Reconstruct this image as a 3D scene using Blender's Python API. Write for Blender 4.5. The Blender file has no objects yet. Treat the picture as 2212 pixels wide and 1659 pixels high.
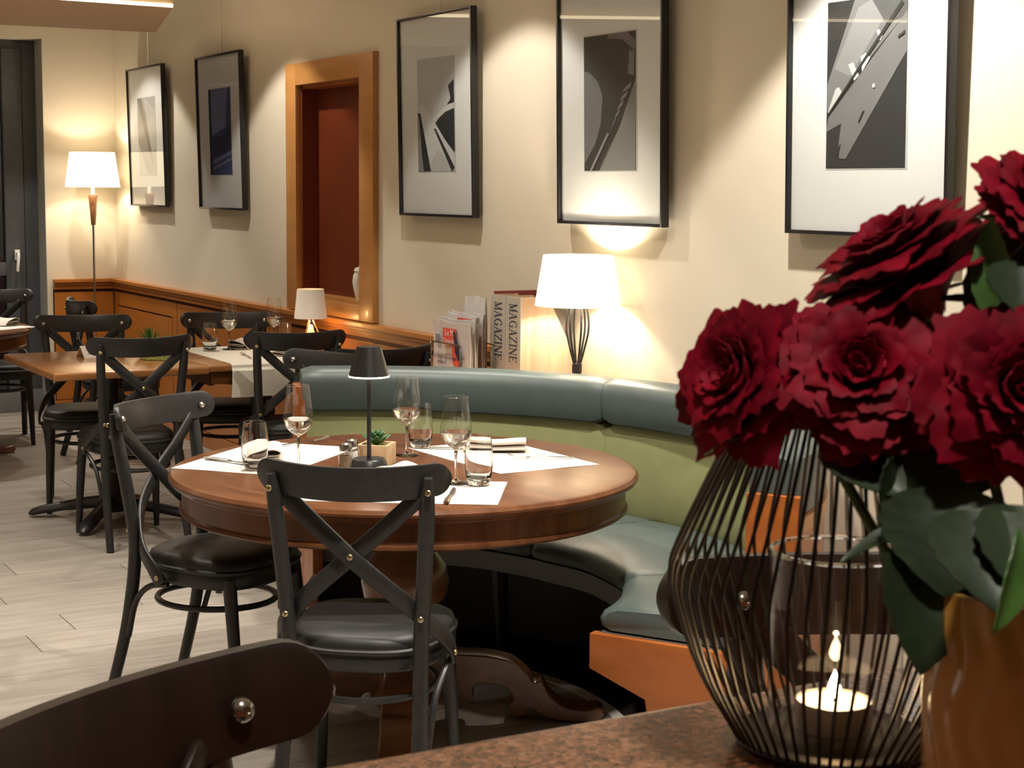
import bpy, bmesh, math, random
from mathutils import Vector, Matrix
random.seed(7)
SC = bpy.context.scene
COL = SC.collection
R = math.radians
PI = math.pi

# ------------------------------------------------------------------ camera
AZ, PITCH, ROLL, CAMH, FPX = R(29.4), R(6.67), R(0.5), 1.54, 3600.0
fw = Vector((math.sin(AZ)*math.cos(PITCH), math.cos(AZ)*math.cos(PITCH), -math.sin(PITCH)))
rt = Vector((math.cos(AZ), -math.sin(AZ), 0))
up = rt.cross(fw)
r2 = rt*math.cos(ROLL)+up*math.sin(ROLL)
u2 = up*math.cos(ROLL)-rt*math.sin(ROLL)
cam = bpy.data.objects.new('camera', bpy.data.cameras.new('camera'))
COL.objects.link(cam)
cam.matrix_world = Matrix(((r2.x, u2.x, -fw.x, 0), (r2.y, u2.y, -fw.y, 0), (r2.z, u2.z, -fw.z, CAMH), (0, 0, 0, 1)))
cam.data.sensor_width = 36.0
cam.data.lens = FPX/2212*36.0
cam.data.clip_start = 0.02
cam.data.dof.use_dof = True
cam.data.dof.focus_distance = 4.7
cam.data.dof.aperture_fstop = 30.0
SC.camera = cam

# ------------------------------------------------------------------ world, exposure
w = bpy.data.worlds.new('world')
SC.world = w
w.use_nodes = True
w.node_tree.nodes['Background'].inputs[0].default_value = (0.02, 0.025, 0.04, 1)
w.node_tree.nodes['Background'].inputs[1].default_value = 0.3
SC.view_settings.view_transform = 'Standard'
SC.view_settings.look = 'None'
SC.view_settings.exposure = 0.5
SC.view_settings.gamma = 1.0
SC.view_settings.use_curve_mapping = False
SC.cycles.use_denoising = True
SC.cycles.max_bounces = 8
SC.cycles.diffuse_bounces = 3
SC.cycles.glossy_bounces = 3
SC.cycles.transmission_bounces = 8
SC.cycles.transparent_max_bounces = 24
SC.cycles.sample_clamp_indirect = 4.0
SC.cycles.caustics_refractive = False
SC.cycles.caustics_reflective = False

CEIL = 2.75
WARM = (1.0, 0.93, 0.83)
WARM2 = (1.0, 0.86, 0.68)
WALLX, WALLY = 3.25, 11.3
WASHERS = [(2.6, 10.3, 48), (2.6, 8.05, 54), (2.6, 5.66, 58), (2.6, 3.5, 150), (2.6, 1.2, 60)]
DOWNLIGHTS = [(1.75, 4.7, 10, 'above the laid round table'), (0.7, 5.6, 7, 'over the open floor left of the round table'), (1.2, 6.9, 9, 'before the oak table'),
              (1.0, 8.1, 52, 'before the grey glass door'), (1.6, 9.9, 14, 'near the floor lamp corner'), (1.5, 2.7, 24, 'between the counter and the green bench'),
              (-1.8, 3.2, 34, 'added far left of the counter for bounce light'), (-1.8, 7.0, 70, 'added on the unseen left side for bounce light'), (0.4, 0.3, 5, 'above the granite counter')]  # the two far-left downlights are unseen, added to raise the bounce light

# ------------------------------------------------------------------ materials
MATS = {}
def base_mat(name):
    m = bpy.data.materials.new(name)
    m.use_nodes = True
    MATS[name] = m
    return m, m.node_tree, m.node_tree.nodes['Principled BSDF']
def setp(b, **k):
    names = dict(col='Base Color', rough='Roughness', metal='Metallic', coat='Coat Weight', coatr='Coat Roughness', spec='Specular IOR Level',
                 sheen='Sheen Weight', trans='Transmission Weight', ior='IOR', emis='Emission Color', emit='Emission Strength', alpha='Alpha', sub='Subsurface Weight')
    for a, v in k.items():
        if a in ('col', 'emis'): v = (*v, 1.0)
        b.inputs[names[a]].default_value = v
def N(nt, t, **k):
    n = nt.nodes.new(t)
    for a, v in k.items():
        if a in n.inputs.keys(): n.inputs[a].default_value = v
        else: setattr(n, a, v)
    return n
def coords(nt, scale=(1, 1, 1), rot=(0, 0, 0), kind='Object'):
    tc = N(nt, 'ShaderNodeTexCoord'); mp = N(nt, 'ShaderNodeMapping')
    mp.inputs['Scale'].default_value = scale
    mp.inputs['Rotation'].default_value = rot
    nt.links.new(tc.outputs[kind], mp.inputs['Vector'])
    return mp.outputs['Vector']
def ramp(nt, fac, stops):
    r = N(nt, 'ShaderNodeValToRGB')
    while len(r.color_ramp.elements) < len(stops): r.color_ramp.elements.new(0.5)
    for e, (p, c) in zip(r.color_ramp.elements, stops):
        e.position = p; e.color = (*c, 1)
    nt.links.new(fac, r.inputs['Fac'])
    return r.outputs['Color']
def plain(name, col, rough=0.5, noise=0.06, nscale=30, bump=0.0, bscale=200, **k):
    m, nt, b = base_mat(name)
    setp(b, col=col, rough=rough, **k)
    if noise:
        v = coords(nt)
        n = N(nt, 'ShaderNodeTexNoise', Scale=nscale, Detail=3.0)
        nt.links.new(v, n.inputs['Vector'])
        c = ramp(nt, n.outputs['Fac'], [(0.3, tuple(x*(1-noise) for x in col)), (0.7, tuple(min(1, x*(1+noise)) for x in col))])
        nt.links.new(c, b.inputs['Base Color'])
    if bump:
        v = coords(nt)
        n = N(nt, 'ShaderNodeTexNoise', Scale=bscale, Detail=2.0)
        nt.links.new(v, n.inputs['Vector'])
        bp = N(nt, 'ShaderNodeBump', Strength=bump, Distance=0.002)
        nt.links.new(n.outputs['Fac'], bp.inputs['Height'])
        nt.links.new(bp.outputs['Normal'], b.inputs['Normal'])
    return m
def wood(name, c1, c2, scale=(3, 40, 3), rough=0.35, coat=0.0, kind='Object', rot=(0, 0, 0), coatr=0.08):
    m, nt, b = base_mat(name)
    setp(b, rough=rough, coat=coat, coatr=coatr)
    v = coords(nt, scale, rot, kind)
    n = N(nt, 'ShaderNodeTexNoise', Scale=1.6, Detail=6.0, Roughness=0.6, Distortion=0.6)
    nt.links.new(v, n.inputs['Vector'])
    c = ramp(nt, n.outputs['Fac'], [(0.3, c1), (0.5, tuple((a+d)/2 for a, d in zip(c1, c2))), (0.72, c2)])
    nt.links.new(c, b.inputs['Base Color'])
    return m
def emission(name, col, strength, base=(0.9, 0.85, 0.75)):
    m, nt, b = base_mat(name)
    setp(b, col=base, rough=0.8, emis=col, emit=strength)
    return m
def thin_glass(name, tint=(1, 1, 1), boost=0.0, rough=0.0, ior=1.45):
    m, nt, b = base_mat(name)
    nt.nodes.remove(b)
    out = nt.nodes['Material Output']
    fr = N(nt, 'ShaderNodeFresnel')
    ge = N(nt, 'ShaderNodeNewGeometry')
    io = N(nt, 'ShaderNodeMapRange'); io.inputs['To Min'].default_value = ior; io.inputs['To Max'].default_value = 1.0/ior
    nt.links.new(ge.outputs['Backfacing'], io.inputs['Value']); nt.links.new(io.outputs[0], fr.inputs['IOR'])
    ad = N(nt, 'ShaderNodeMath', operation='ADD'); ad.inputs[1].default_value = boost; ad.use_clamp = True
    tr = N(nt, 'ShaderNodeBsdfTransparent'); tr.inputs[0].default_value = (*tint, 1)
    gl = N(nt, 'ShaderNodeBsdfGlossy', Roughness=rough)
    mx = N(nt, 'ShaderNodeMixShader')
    L = nt.links.new
    L(fr.outputs[0], ad.inputs[0]); L(ad.outputs[0], mx.inputs[0]); L(tr.outputs[0], mx.inputs[1]); L(gl.outputs[0], mx.inputs[2]); L(mx.outputs[0], out.inputs[0])
    return m

plain('wall_paint', (0.70, 0.63, 0.50), 0.85, 0.015, 3, 0.08, 250)
plain('ceiling_paint', (0.70, 0.63, 0.52), 0.9, 0.01)
plain('plaster_warm', (0.66, 0.48, 0.32), 0.9, 0.01)
plain('jamb_paint', (0.42, 0.42, 0.38), 0.8, 0.02)
wood('honey_wood', (0.40, 0.135, 0.022), (0.50, 0.19, 0.036), (1.2, 1.2, 8), 0.38, 0.15)
wood('niche_wood', (0.46, 0.205, 0.055), (0.55, 0.26, 0.075), (1.2, 1.2, 7), 0.4, 0.1)
wood('panel_wood', (0.38, 0.125, 0.020), (0.46, 0.165, 0.030), (1.5, 1.5, 6), 0.36, 0.15)
plain('niche_back', (0.14, 0.028, 0.010), 0.32, 0.1, 6)
plain('groove', (0.07, 0.014, 0.006), 0.5, 0)
wood('table_round_wood', (0.085, 0.030, 0.012), (0.165, 0.064, 0.026), (14, 2, 2), 0.28, 0.05, coatr=0.1)
MATS['table_round_wood'].node_tree.nodes['Principled BSDF'].inputs['Specular IOR Level'].default_value = 0.16
wood('pedestal_wood', (0.13, 0.055, 0.022), (0.24, 0.105, 0.043), (5, 5, 12), 0.28, 0.4, coatr=0.15)
wood('table_oak', (0.30, 0.12, 0.036), (0.40, 0.175, 0.058), (3, 14, 3), 0.25, 0.4, coatr=0.15)
wood('bench_wood', (0.30, 0.078, 0.013), (0.40, 0.12, 0.022), (3, 3, 9), 0.35, 0.2)
plain('chair_black', (0.018, 0.0175, 0.0178), 0.42, 0.25, 60)
plain('seat_vinyl', (0.017, 0.016, 0.016), 0.48, 0.15, 20, 0.12, 300)
wood('stool_brown', (0.020, 0.010, 0.007), (0.038, 0.019, 0.013), (30, 4, 4), 0.42)
plain('teal_leather', (0.082, 0.108, 0.106), 0.40, 0.06, 12, 0.06, 220)
plain('green_leather', (0.31, 0.32, 0.145), 0.45, 0.05, 12, 0.05, 220)
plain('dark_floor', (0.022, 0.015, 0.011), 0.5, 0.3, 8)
plain('steel', (0.5, 0.48, 0.45), 0.22, 0, metal=1.0)
plain('brass', (0.62, 0.50, 0.30), 0.3, 0, metal=1.0)
plain('copper', (0.85, 0.42, 0.22), 0.2, 0, metal=1.0)
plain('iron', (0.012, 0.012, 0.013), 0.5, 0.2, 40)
plain('wire_black', (0.013, 0.010, 0.010), 0.4, 0.2, 90)
plain('cast_iron', (0.016, 0.016, 0.017), 0.38, 0.2, 60, 0.2, 150)
plain('lamp_black', (0.014, 0.013, 0.013), 0.35, 0.1, 30)
plain('paper_white', (0.80, 0.76, 0.70), 0.8, 0.02)
plain('placemat_paper', (0.68, 0.64, 0.58), 0.8, 0.02, 40, 0.1, 300)
plain('linen', (0.70, 0.61, 0.53), 0.9, 0.04, 60, 0.15, 500)
plain('runner_cloth', (0.70, 0.66, 0.56), 0.9, 0.04, 80, 0.2, 500)
plain('frame_black', (0.010, 0.010, 0.013), 0.3, 0)
plain('mat_board', (0.90, 0.89, 0.87), 0.9, 0.01)
plain('window_grey', (0.068, 0.072, 0.080), 0.5, 0.08, 20)
plain('white_plastic', (0.72, 0.71, 0.68), 0.4, 0)
plain('ceramic', (0.80, 0.77, 0.70), 0.35, 0.02)
plain('pine', (0.62, 0.42, 0.25), 0.6, 0.15, 25)
plain('succulent', (0.055, 0.16, 0.065), 0.45, 0.3, 60)
plain('spiky_green', (0.05, 0.16, 0.03), 0.5, 0.3, 60)
plain('moss', (0.16, 0.15, 0.02), 0.9, 0.5, 120, 0.6, 150)
plain('leaf_green', (0.013, 0.028, 0.008), 0.5, 0.3, 50, 0.2, 90)
plain('leaf_light', (0.06, 0.14, 0.025), 0.5, 0.25, 50)
plain('stem_green', (0.05, 0.10, 0.02), 0.5, 0.25, 60)
plain('salt_white', (0.8, 0.78, 0.76), 0.8, 0.1, 200)
plain('pepper_brown', (0.27, 0.19, 0.11), 0.9, 0.4, 400)
plain('wax', (0.85, 0.78, 0.66), 0.6, 0.02, sub=0.0)
plain('aluminium', (0.5, 0.48, 0.45), 0.35, 0, metal=1.0)
plain('newsprint', (0.66, 0.62, 0.60), 0.9, 0.06, 30)
plain('newsprint_grey', (0.36, 0.32, 0.30), 0.9, 0.25, 60)
plain('print_red', (0.72, 0.10, 0.06), 0.8, 0.03)
plain('print_dark', (0.03, 0.03, 0.05), 0.8, 0.1)
plain('print_purple', (0.17, 0.03, 0.10), 0.8, 0.2)
plain('print_grey', (0.22, 0.20, 0.22), 0.8, 0.4, 90)
plain('print_navy', (0.035, 0.045, 0.08), 0.8, 0)
plain('spine_beige', (0.50, 0.46, 0.37), 0.7, 0.06, 25)
plain('spine_edge', (0.68, 0.66, 0.60), 0.7, 0.03)
plain('spine_teal', (0.06, 0.13, 0.14), 0.7, 0.2, 60)
wood('box_side', (0.42, 0.27, 0.18), (0.62, 0.47, 0.35), (14, 14, 1.2), 0.6)
plain('box_dark', (0.07, 0.06, 0.05), 0.7, 0.4, 40)
plain('book_red', (0.20, 0.03, 0.025), 0.7, 0.1)
plain('grey_panel', (0.16, 0.165, 0.165), 0.6, 0.03)
plain('white_strip', (0.75, 0.73, 0.68), 0.5, 0.03, 20)
thin_glass('glass_pane', (0.97, 0.98, 0.98), 0.0, 0.0, 1.5)
thin_glass('glass_bowl', (0.98, 0.98, 0.975), 0.02, 0.03, 1.6)
thin_glass('glass_window', (0.55, 0.6, 0.65), 0.05, 0.0, 1.5)
m, nt, b = base_mat('glass_solid'); setp(b, col=(0.98, 0.98, 0.97), rough=0.0, trans=1.0, ior=1.42)
m, nt, b = base_mat('amber_glass'); setp(b, col=(0.42, 0.22, 0.045), rough=0.22, coat=0.6)
emission('shade_glow', (1.0, 0.80, 0.50), 1.5)
emission('shade_glow_far', (1.0, 0.78, 0.48), 1.25)
emission('shade_dim', (1.0, 0.86, 0.68), 0.10, (0.82, 0.76, 0.68))
emission('led_white', (1.0, 0.93, 0.82), 6.0)
emission('led_warm', (1.0, 0.80, 0.52), 2.6)
emission('bulb', (1.0, 0.86, 0.62), 12.0)
emission('amber_light', (1.0, 0.45, 0.08), 3.0)
emission('flame', (1.0, 0.78, 0.42), 30.0)
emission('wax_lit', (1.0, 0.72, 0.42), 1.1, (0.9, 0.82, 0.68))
# floor tile planks: streaky beige, a different tone for each plank
m, nt, b = base_mat('tile_plank')
setp(b, rough=0.45, spec=0.3)
v = coords(nt, (1.2, 9, 1), kind='Object')
oi = N(nt, 'ShaderNodeObjectInfo')
ad = N(nt, 'ShaderNodeVectorMath', operation='ADD')
nt.links.new(v, ad.inputs[0]); nt.links.new(oi.outputs['Location'], ad.inputs[1])
n1 = N(nt, 'ShaderNodeTexNoise', Scale=1.7, Detail=5.0, Roughness=0.6)
nt.links.new(ad.outputs[0], n1.inputs['Vector'])
c = ramp(nt, n1.outputs['Fac'], [(0.3, (0.265, 0.232, 0.195)), (0.5, (0.34, 0.302, 0.258)), (0.72, (0.40, 0.362, 0.315))])
hs = N(nt, 'ShaderNodeHueSaturation')
mr = N(nt, 'ShaderNodeMapRange'); mr.inputs['To Min'].default_value = 0.88; mr.inputs['To Max'].default_value = 1.08
nt.links.new(oi.outputs['Random'], mr.inputs['Value']); nt.links.new(mr.outputs[0], hs.inputs['Value'])
nt.links.new(c, hs.inputs['Color']); nt.links.new(hs.outputs[0], b.inputs['Base Color'])
plain('grout', (0.14, 0.12, 0.10), 0.9, 0.1)
# floor beyond the built planks
m, nt, b = base_mat('floor_far')
setp(b, rough=0.42)
v = coords(nt)
bt = N(nt, 'ShaderNodeTexBrick', Scale=1.0)
bt.inputs['Brick Width'].default_value = 1.2; bt.inputs['Row Height'].default_value = 0.232; bt.inputs['Mortar Size'].default_value = 0.0025
bt.inputs['Color1'].default_value = (0.35, 0.31, 0.265, 1); bt.inputs['Color2'].default_value = (0.32, 0.285, 0.24, 1); bt.inputs['Mortar'].default_value = (0.14, 0.12, 0.10, 1)
nt.links.new(v, bt.inputs['Vector']); nt.links.new(bt.outputs['Color'], b.inputs['Base Color'])
# granite
m, nt, b = base_mat('granite')
setp(b, rough=0.22, coat=0.1)
v = coords(nt)
vo = N(nt, 'ShaderNodeTexVoronoi', Scale=330.0); n2 = N(nt, 'ShaderNodeTexNoise', Scale=170.0, Detail=5.0, Roughness=0.7)
nt.links.new(v, vo.inputs['Vector']); nt.links.new(v, n2.inputs['Vector'])
c1 = ramp(nt, n2.outputs['Fac'], [(0.34, (0.06, 0.042, 0.034)), (0.46, (0.25, 0.125, 0.075)), (0.56, (0.42, 0.205, 0.115)), (0.70, (0.46, 0.30, 0.21))])
sx = N(nt, 'ShaderNodeSeparateColor'); nt.links.new(vo.outputs['Color'], sx.inputs[0])
c2 = ramp(nt, sx.outputs[0], [(0.0, (0.35, 0.33, 0.31)), (0.3, (0.85, 0.8, 0.78)), (1.0, (1.1, 1.0, 0.95))])
mm = N(nt, 'ShaderNodeMixRGB', blend_type='MULTIPLY'); mm.inputs[0].default_value = 1.0
nt.links.new(c1, mm.inputs[1]); nt.links.new(c2, mm.inputs[2]); nt.links.new(mm.outputs[0], b.inputs['Base Color'])
# rose petals
m, nt, b = base_mat('petal')
setp(b, rough=0.62, spec=0.12, sub=0.0)
b.inputs['Sheen Tint'].default_value = (1.0, 0.12, 0.16, 1)
v = coords(nt)
n3 = N(nt, 'ShaderNodeTexNoise', Scale=45.0, Detail=4.0)
nt.links.new(v, n3.inputs['Vector'])
c = ramp(nt, n3.outputs['Fac'], [(0.3, (0.105, 0.0006, 0.0065)), (0.7, (0.27, 0.0020, 0.0165))])
nt.links.new(c, b.inputs['Base Color'])
def grey(g, blue=0.0):
    key = 'print_tone_%d_%d' % (round(g*100), round(blue*100))
    if key not in MATS: plain(key, (g*(1-blue), g*(1-blue*0.8), g*(1+blue)), 0.85, 0.05, 12)
    return MATS[key]

# ------------------------------------------------------------------ mesh helpers
class MB:
    def __init__(s): s.v = []; s.f = []
    def add(s, vs, fs):
        o = len(s.v); s.v += [tuple(p) for p in vs]; s.f += [tuple(i+o for i in f) for f in fs]; return s
    def box(s, x0, x1, y0, y1, z0, z1, M=None):
        vs = [Vector((x, y, z)) for z in (z0, z1) for y in (y0, y1) for x in (x0, x1)]
        if M: vs = [M @ p for p in vs]
        return s.add(vs, [(0, 2, 3, 1), (4, 5, 7, 6), (0, 1, 5, 4), (2, 6, 7, 3), (0, 4, 6, 2), (1, 3, 7, 5)])
    def sweep(s, path, sec, ups=None, closed=False, scales=None):
        # sec: list of (a, b) offsets along (side, up)
        n = len(path); path = [Vector(p) for p in path]; k = len(sec); vs = []; side0 = None
        for i, p in enumerate(path):
            if closed: t = path[(i+1) % n]-path[i-1]
            else: t = path[min(i+1, n-1)]-path[max(i-1, 0)]
            t.normalize()
            if ups: u = Vector(ups[i]) if isinstance(ups[0], (tuple, list, Vector)) else Vector(ups)
            else:
                if side0 is None:
                    u = Vector((0, 0, 1)) if abs(t.z) < 0.9 else Vector((0, 1, 0))
                else: u = side0
            sd = t.cross(u); sd.normalize(); u = sd.cross(t); u.normalize(); side0 = u
            sc = scales[i] if scales else 1.0
            if not isinstance(sc, (tuple, list)): sc = (sc, sc)
            vs += [p+sd*(a*sc[0])+u*(b*sc[1]) for a, b in sec]
        fs = []
        for i in range(n if closed else n-1):
            for j in range(k):
                a = i*k+j; b_ = i*k+(j+1) % k; c_ = ((i+1) % n)*k+(j+1) % k; d = ((i+1) % n)*k+j
                fs.append((a, b_, c_, d))
        if not closed:
            fs.append(tuple(range(k-1, -1, -1))); fs.append(tuple((n-1)*k+j for j in range(k)))
        return s.add(vs, fs)
    def tube(s, path, r, seg=8, closed=False, ups=None):
        sec = [(math.cos(2*PI*j/seg), math.sin(2*PI*j/seg)) for j in range(seg)]
        rs = r if isinstance(r, (list, tuple)) else [r]*len(path)
        return s.sweep(path, sec, ups, closed, rs)
    def ribbon(s, path, normals, wd, th):
        sec = [(-wd/2, -th/2), (wd/2, -th/2), (wd/2, th/2), (-wd/2, th/2)]
        return s.sweep(path, sec, normals)
    def lathe(s, prof, seg=28, c=(0, 0, 0), ribs=None, caps=True):
        # caps=False: prof is a closed loop, a ring
        n = len(prof); vs = []
        for r, z in prof:
            for j in range(seg):
                a = 2*PI*j/seg; rr = r*(ribs(a, z) if ribs else 1.0)
                vs.append((c[0]+rr*math.cos(a), c[1]+rr*math.sin(a), c[2]+z))
        fs = [(i*seg+j, i*seg+(j+1) % seg, (i+1)*seg+(j+1) % seg, (i+1)*seg+j) for i in range(n-1) for j in range(seg)]
        if caps and prof[0][0] > 1e-5: fs.append(tuple(range(seg-1, -1, -1)))
        if caps and prof[-1][0] > 1e-5: fs.append(tuple((n-1)*seg+j for j in range(seg)))
        return s.add(vs, fs)
    def prism(s, poly, d0, d1, fn):
        # poly of (a, b); fn(a, b, d) -> point
        n = len(poly); vs = [fn(a, b, d0) for a, b in poly]+[fn(a, b, d1) for a, b in poly]
        fs = [tuple(range(n-1, -1, -1)), tuple(range(n, 2*n))]+[(i, (i+1) % n, n+(i+1) % n, n+i) for i in range(n)]
        return s.add(vs, fs)
    def grid(s, fn, nu, nv):
        vs = [fn(i/nu, j/nv) for j in range(nv+1) for i in range(nu+1)]
        fs = [(j*(nu+1)+i, j*(nu+1)+i+1, (j+1)*(nu+1)+i+1, (j+1)*(nu+1)+i) for j in range(nv) for i in range(nu)]
        return s.add(vs, fs)
    def mesh(s, name, mat, bev=0.0, seg=2, smooth=True, ang=38, solid=0.0):
        me = bpy.data.meshes.new(name)
        me.from_pydata(s.v, [], s.f)
        bm = bmesh.new(); bm.from_mesh(me)
        bmesh.ops.remove_doubles(bm, verts=bm.verts, dist=1e-6)
        if solid:
            g = bmesh.ops.solidify(bm, geom=bm.faces[:], thickness=solid)
        bmesh.ops.recalc_face_normals(bm, faces=bm.faces)
        if bev:
            ed = [e for e in bm.edges if len(e.link_faces) == 2 and e.calc_face_angle(0) > R(40)]
            bmesh.ops.bevel(bm, geom=ed, offset=bev, segments=seg, affect='EDGES', profile=0.6)
        bm.to_mesh(me); bm.free()
        if smooth:
            me.polygons.foreach_set('use_smooth', [True]*len(me.polygons))
            me.set_sharp_from_angle(angle=R(ang))
        me.materials.append(MATS[mat] if isinstance(mat, str) else mat)
        return me
    def build(s, name, mat, parent=None, **k):
        return link(name, s.mesh(name, mat, **k), parent)
def link(name, me, parent=None):
    o = bpy.data.objects.new(name, me); COL.objects.link(o); o.parent = parent
    return o
def tag(o, label, cat, group=None, kind=None):
    o['label'] = label; o['category'] = cat
    if group: o['group'] = group
    if kind: o['kind'] = kind
    return o
def thing(name, label, cat, loc=(0, 0, 0), az=0.0, group=None, kind=None):
    o = bpy.data.objects.new(name, None); COL.objects.link(o)
    o.empty_display_size = 0.1
    o.location = loc; o.rotation_euler = (0, 0, -R(az))
    return tag(o, label, cat, group, kind)
def struct(o): o['kind'] = 'structure'; return o
def dup(root, label, loc=None, az=None, group=None):
    def cp(o, par):
        c = o.copy(); COL.objects.link(c); c.parent = par
        for ch in o.children: cp(ch, c)
        return c
    r = cp(root, None)
    if loc is not None: r.location = loc
    if az is not None: r.rotation_euler = (0, 0, -R(az))
    r['label'] = label
    if group: r['group'] = group
    return r
def cr(pts, n=6, closed=False):
    # Catmull-Rom through points
    P = [Vector(p) for p in pts]; out = []; m = len(P)
    for i in range(m if closed else m-1):
        p0 = P[(i-1) % m] if (closed or i > 0) else P[0]*2-P[1]
        p1 = P[i]; p2 = P[(i+1) % m]
        p3 = P[(i+2) % m] if (closed or i+2 < m) else P[-1]*2-P[-2]
        for j in range(n):
            t = j/n
            out.append(0.5*((2*p1)+(p2-p0)*t+(2*p0-5*p1+4*p2-p3)*t*t+(3*p1-p0-3*p2+p3)*t**3))
    if not closed: out.append(P[-1].copy())
    return out
def lamp_light(name, kind, loc, power, col, parent=None, **k):
    d = bpy.data.lights.new(name, kind); d.energy = power; d.color = col
    for a, v in k.items(): setattr(d, a, v)
    o = bpy.data.objects.new(name, d); COL.objects.link(o); o.location = loc; o.parent = parent
    return o
def poldir(az): return Vector((math.sin(R(az)), math.cos(R(az)), 0))

# ------------------------------------------------------------------ setting: floor
XMIN, YMIN = -4.2, -2.6
floor = struct(MB().box(XMIN, WALLX, YMIN, WALLY+0.5, -0.12, -0.004).build('floor', 'floor_far', smooth=False))
PW, PL = 0.232, 1.2
plank_me = MB().box(-PL/2+0.0015, PL/2-0.0015, -PW/2+0.0015, PW/2-0.0015, -0.0035, 0.0).mesh('plank', 'tile_plank', bev=0.001, seg=1, smooth=False)
known = {0: 1.295, -1: 2.057, 3: 1.335, 2: 1.778, 5: 1.477}
MB().box(-0.5, WALLX, 2.2, WALLY+0.19, -0.006, -0.0032).build('grout_bed', 'grout', floor, smooth=False)
row0 = 5.458
for k in range(-14, 26):
    y = row0+PW*(k+0.5)
    if y > WALLY+0.2: break
    j0 = known.get(k, random.uniform(0, PL))
    x = j0-PL*math.ceil((j0+0.5)/PL)
    while x < WALLX:
        a, b_ = max(x, -0.5), min(x+PL, WALLX)
        if b_-a > 0.06:
            if b_-a > PL-0.01: o = link('plank', plank_me, floor)
            else: o = MB().box(-(b_-a)/2+0.0015, (b_-a)/2-0.0015, -PW/2+0.0015, PW/2-0.0015, -0.0035, 0.0).build('plank', 'tile_plank', floor, smooth=False)
            o.location = ((a+b_)/2, y, 0)
        x += PL
# ------------------------------------------------------------------ setting: walls, ceiling
NY0, NY1, NZ0, NZ1 = 7.19, 7.97, 0.985, 2.05          # opening of the wall niche
wm = MB()
wm.box(WALLX, WALLX+0.3, YMIN, NY0, 0, CEIL); wm.box(WALLX, WALLX+0.3, NY1, WALLY+0.3, 0, CEIL)
wm.box(WALLX, WALLX+0.3, NY0, NY1, 0, NZ0); wm.box(WALLX, WALLX+0.3, NY0, NY1, NZ1, CEIL)
struct(wm.build('wall_right', 'wall_paint', smooth=False))
WX = 2.775
struct(MB().box(WX, WALLX, WALLY, WALLY+0.3, 0, CEIL).build('wall_back', 'wall_paint', smooth=False))
struct(MB().box(-0.4, WX, WALLY, WALLY+0.3, 2.5, CEIL).box(XMIN, -0.4, WALLY, WALLY+0.3, 0, CEIL).build('wall_back_window_side', 'wall_paint', smooth=False))
struct(MB().box(XMIN-0.2, XMIN, YMIN, WALLY+0.3, 0, CEIL).build('wall_left', 'wall_paint', smooth=False))
struct(MB().box(XMIN, WALLX+0.3, YMIN-0.2, YMIN, 0, CEIL).build('wall_front', 'wall_paint', smooth=False))
struct(MB().box(XMIN-0.2, WALLX+0.3, YMIN-0.2, WALLY+0.3, CEIL, CEIL+0.15).build('ceiling', 'ceiling_paint', smooth=False))
struct(MB().box(WX+0.001, WX+0.02, WALLY-0.012, WALLY, 0, 0.09).build('baseboard_back', 'grey_panel', smooth=False))
struct(MB().box(WX-0.004, WX, WALLY-0.002, WALLY+0.19, 0, 2.5).build('trim_1', 'jamb_paint', smooth=False))

# window in the back wall
win = bpy.data.objects.new('window_1', None); COL.objects.link(win); struct(win); win['label'] = 'tall dark grey framed glass door onto the night'
wy0, wy1 = WALLY+0.19, WALLY+0.26
MB().box(2.68, WX, wy0, wy1, 0, 2.5).build('frame', 'window_grey', win, bev=0.004)
MB().box(2.545, 2.674, wy0-0.02, wy1, 0.15, 2.44).build('sash_stile', 'window_grey', win, bev=0.006)
MB().box(1.2, 2.55, wy0-0.015, wy1, 0.93, 1.02).build('sash_rail', 'window_grey', win, bev=0.004)
MB().box(-0.4, WX, wy0-0.03, wy1, 0, 0.15).build('bottom_rail', 'grey_panel', win, bev=0.004)
MB().box(-0.4, 2.68, wy0, wy1, 2.42, 2.5).build('top_rail', 'window_grey', win, bev=0.004)
for xx in (-0.4, 1.1):
    MB().box(xx, xx+0.12, wy0-0.01, wy1, 0.15, 2.44).build('mullion', 'window_grey', win, bev=0.004)
MB().box(1.2, 2.56, wy0+0.02, wy0+0.032, 0.15, 2.44).build('pane', 'glass_window', win, smooth=False)
MB().box(-0.3, 1.12, wy0+0.02, wy0+0.032, 0.15, 2.44).build('pane', 'glass_window', win, smooth=False)
hd = MB().box(2.60, 2.634, wy0-0.035, wy0-0.02, 1.035, 1.105)
hd.tube([(2.617, wy0-0.03, 1.08), (2.617, wy0-0.065, 1.08), (2.615, wy0-0.072, 1.06), (2.606, wy0-0.075, 0.96)], [0.011, 0.011, 0.012, 0.010], 8)
hd.build('handle', 'white_plastic', win, bev=0.002)
struct(MB().box(-6, 6, WALLY+0.6, WALLY+9, -0.15, -0.1).build('ground', 'dark_floor', smooth=False))

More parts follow.
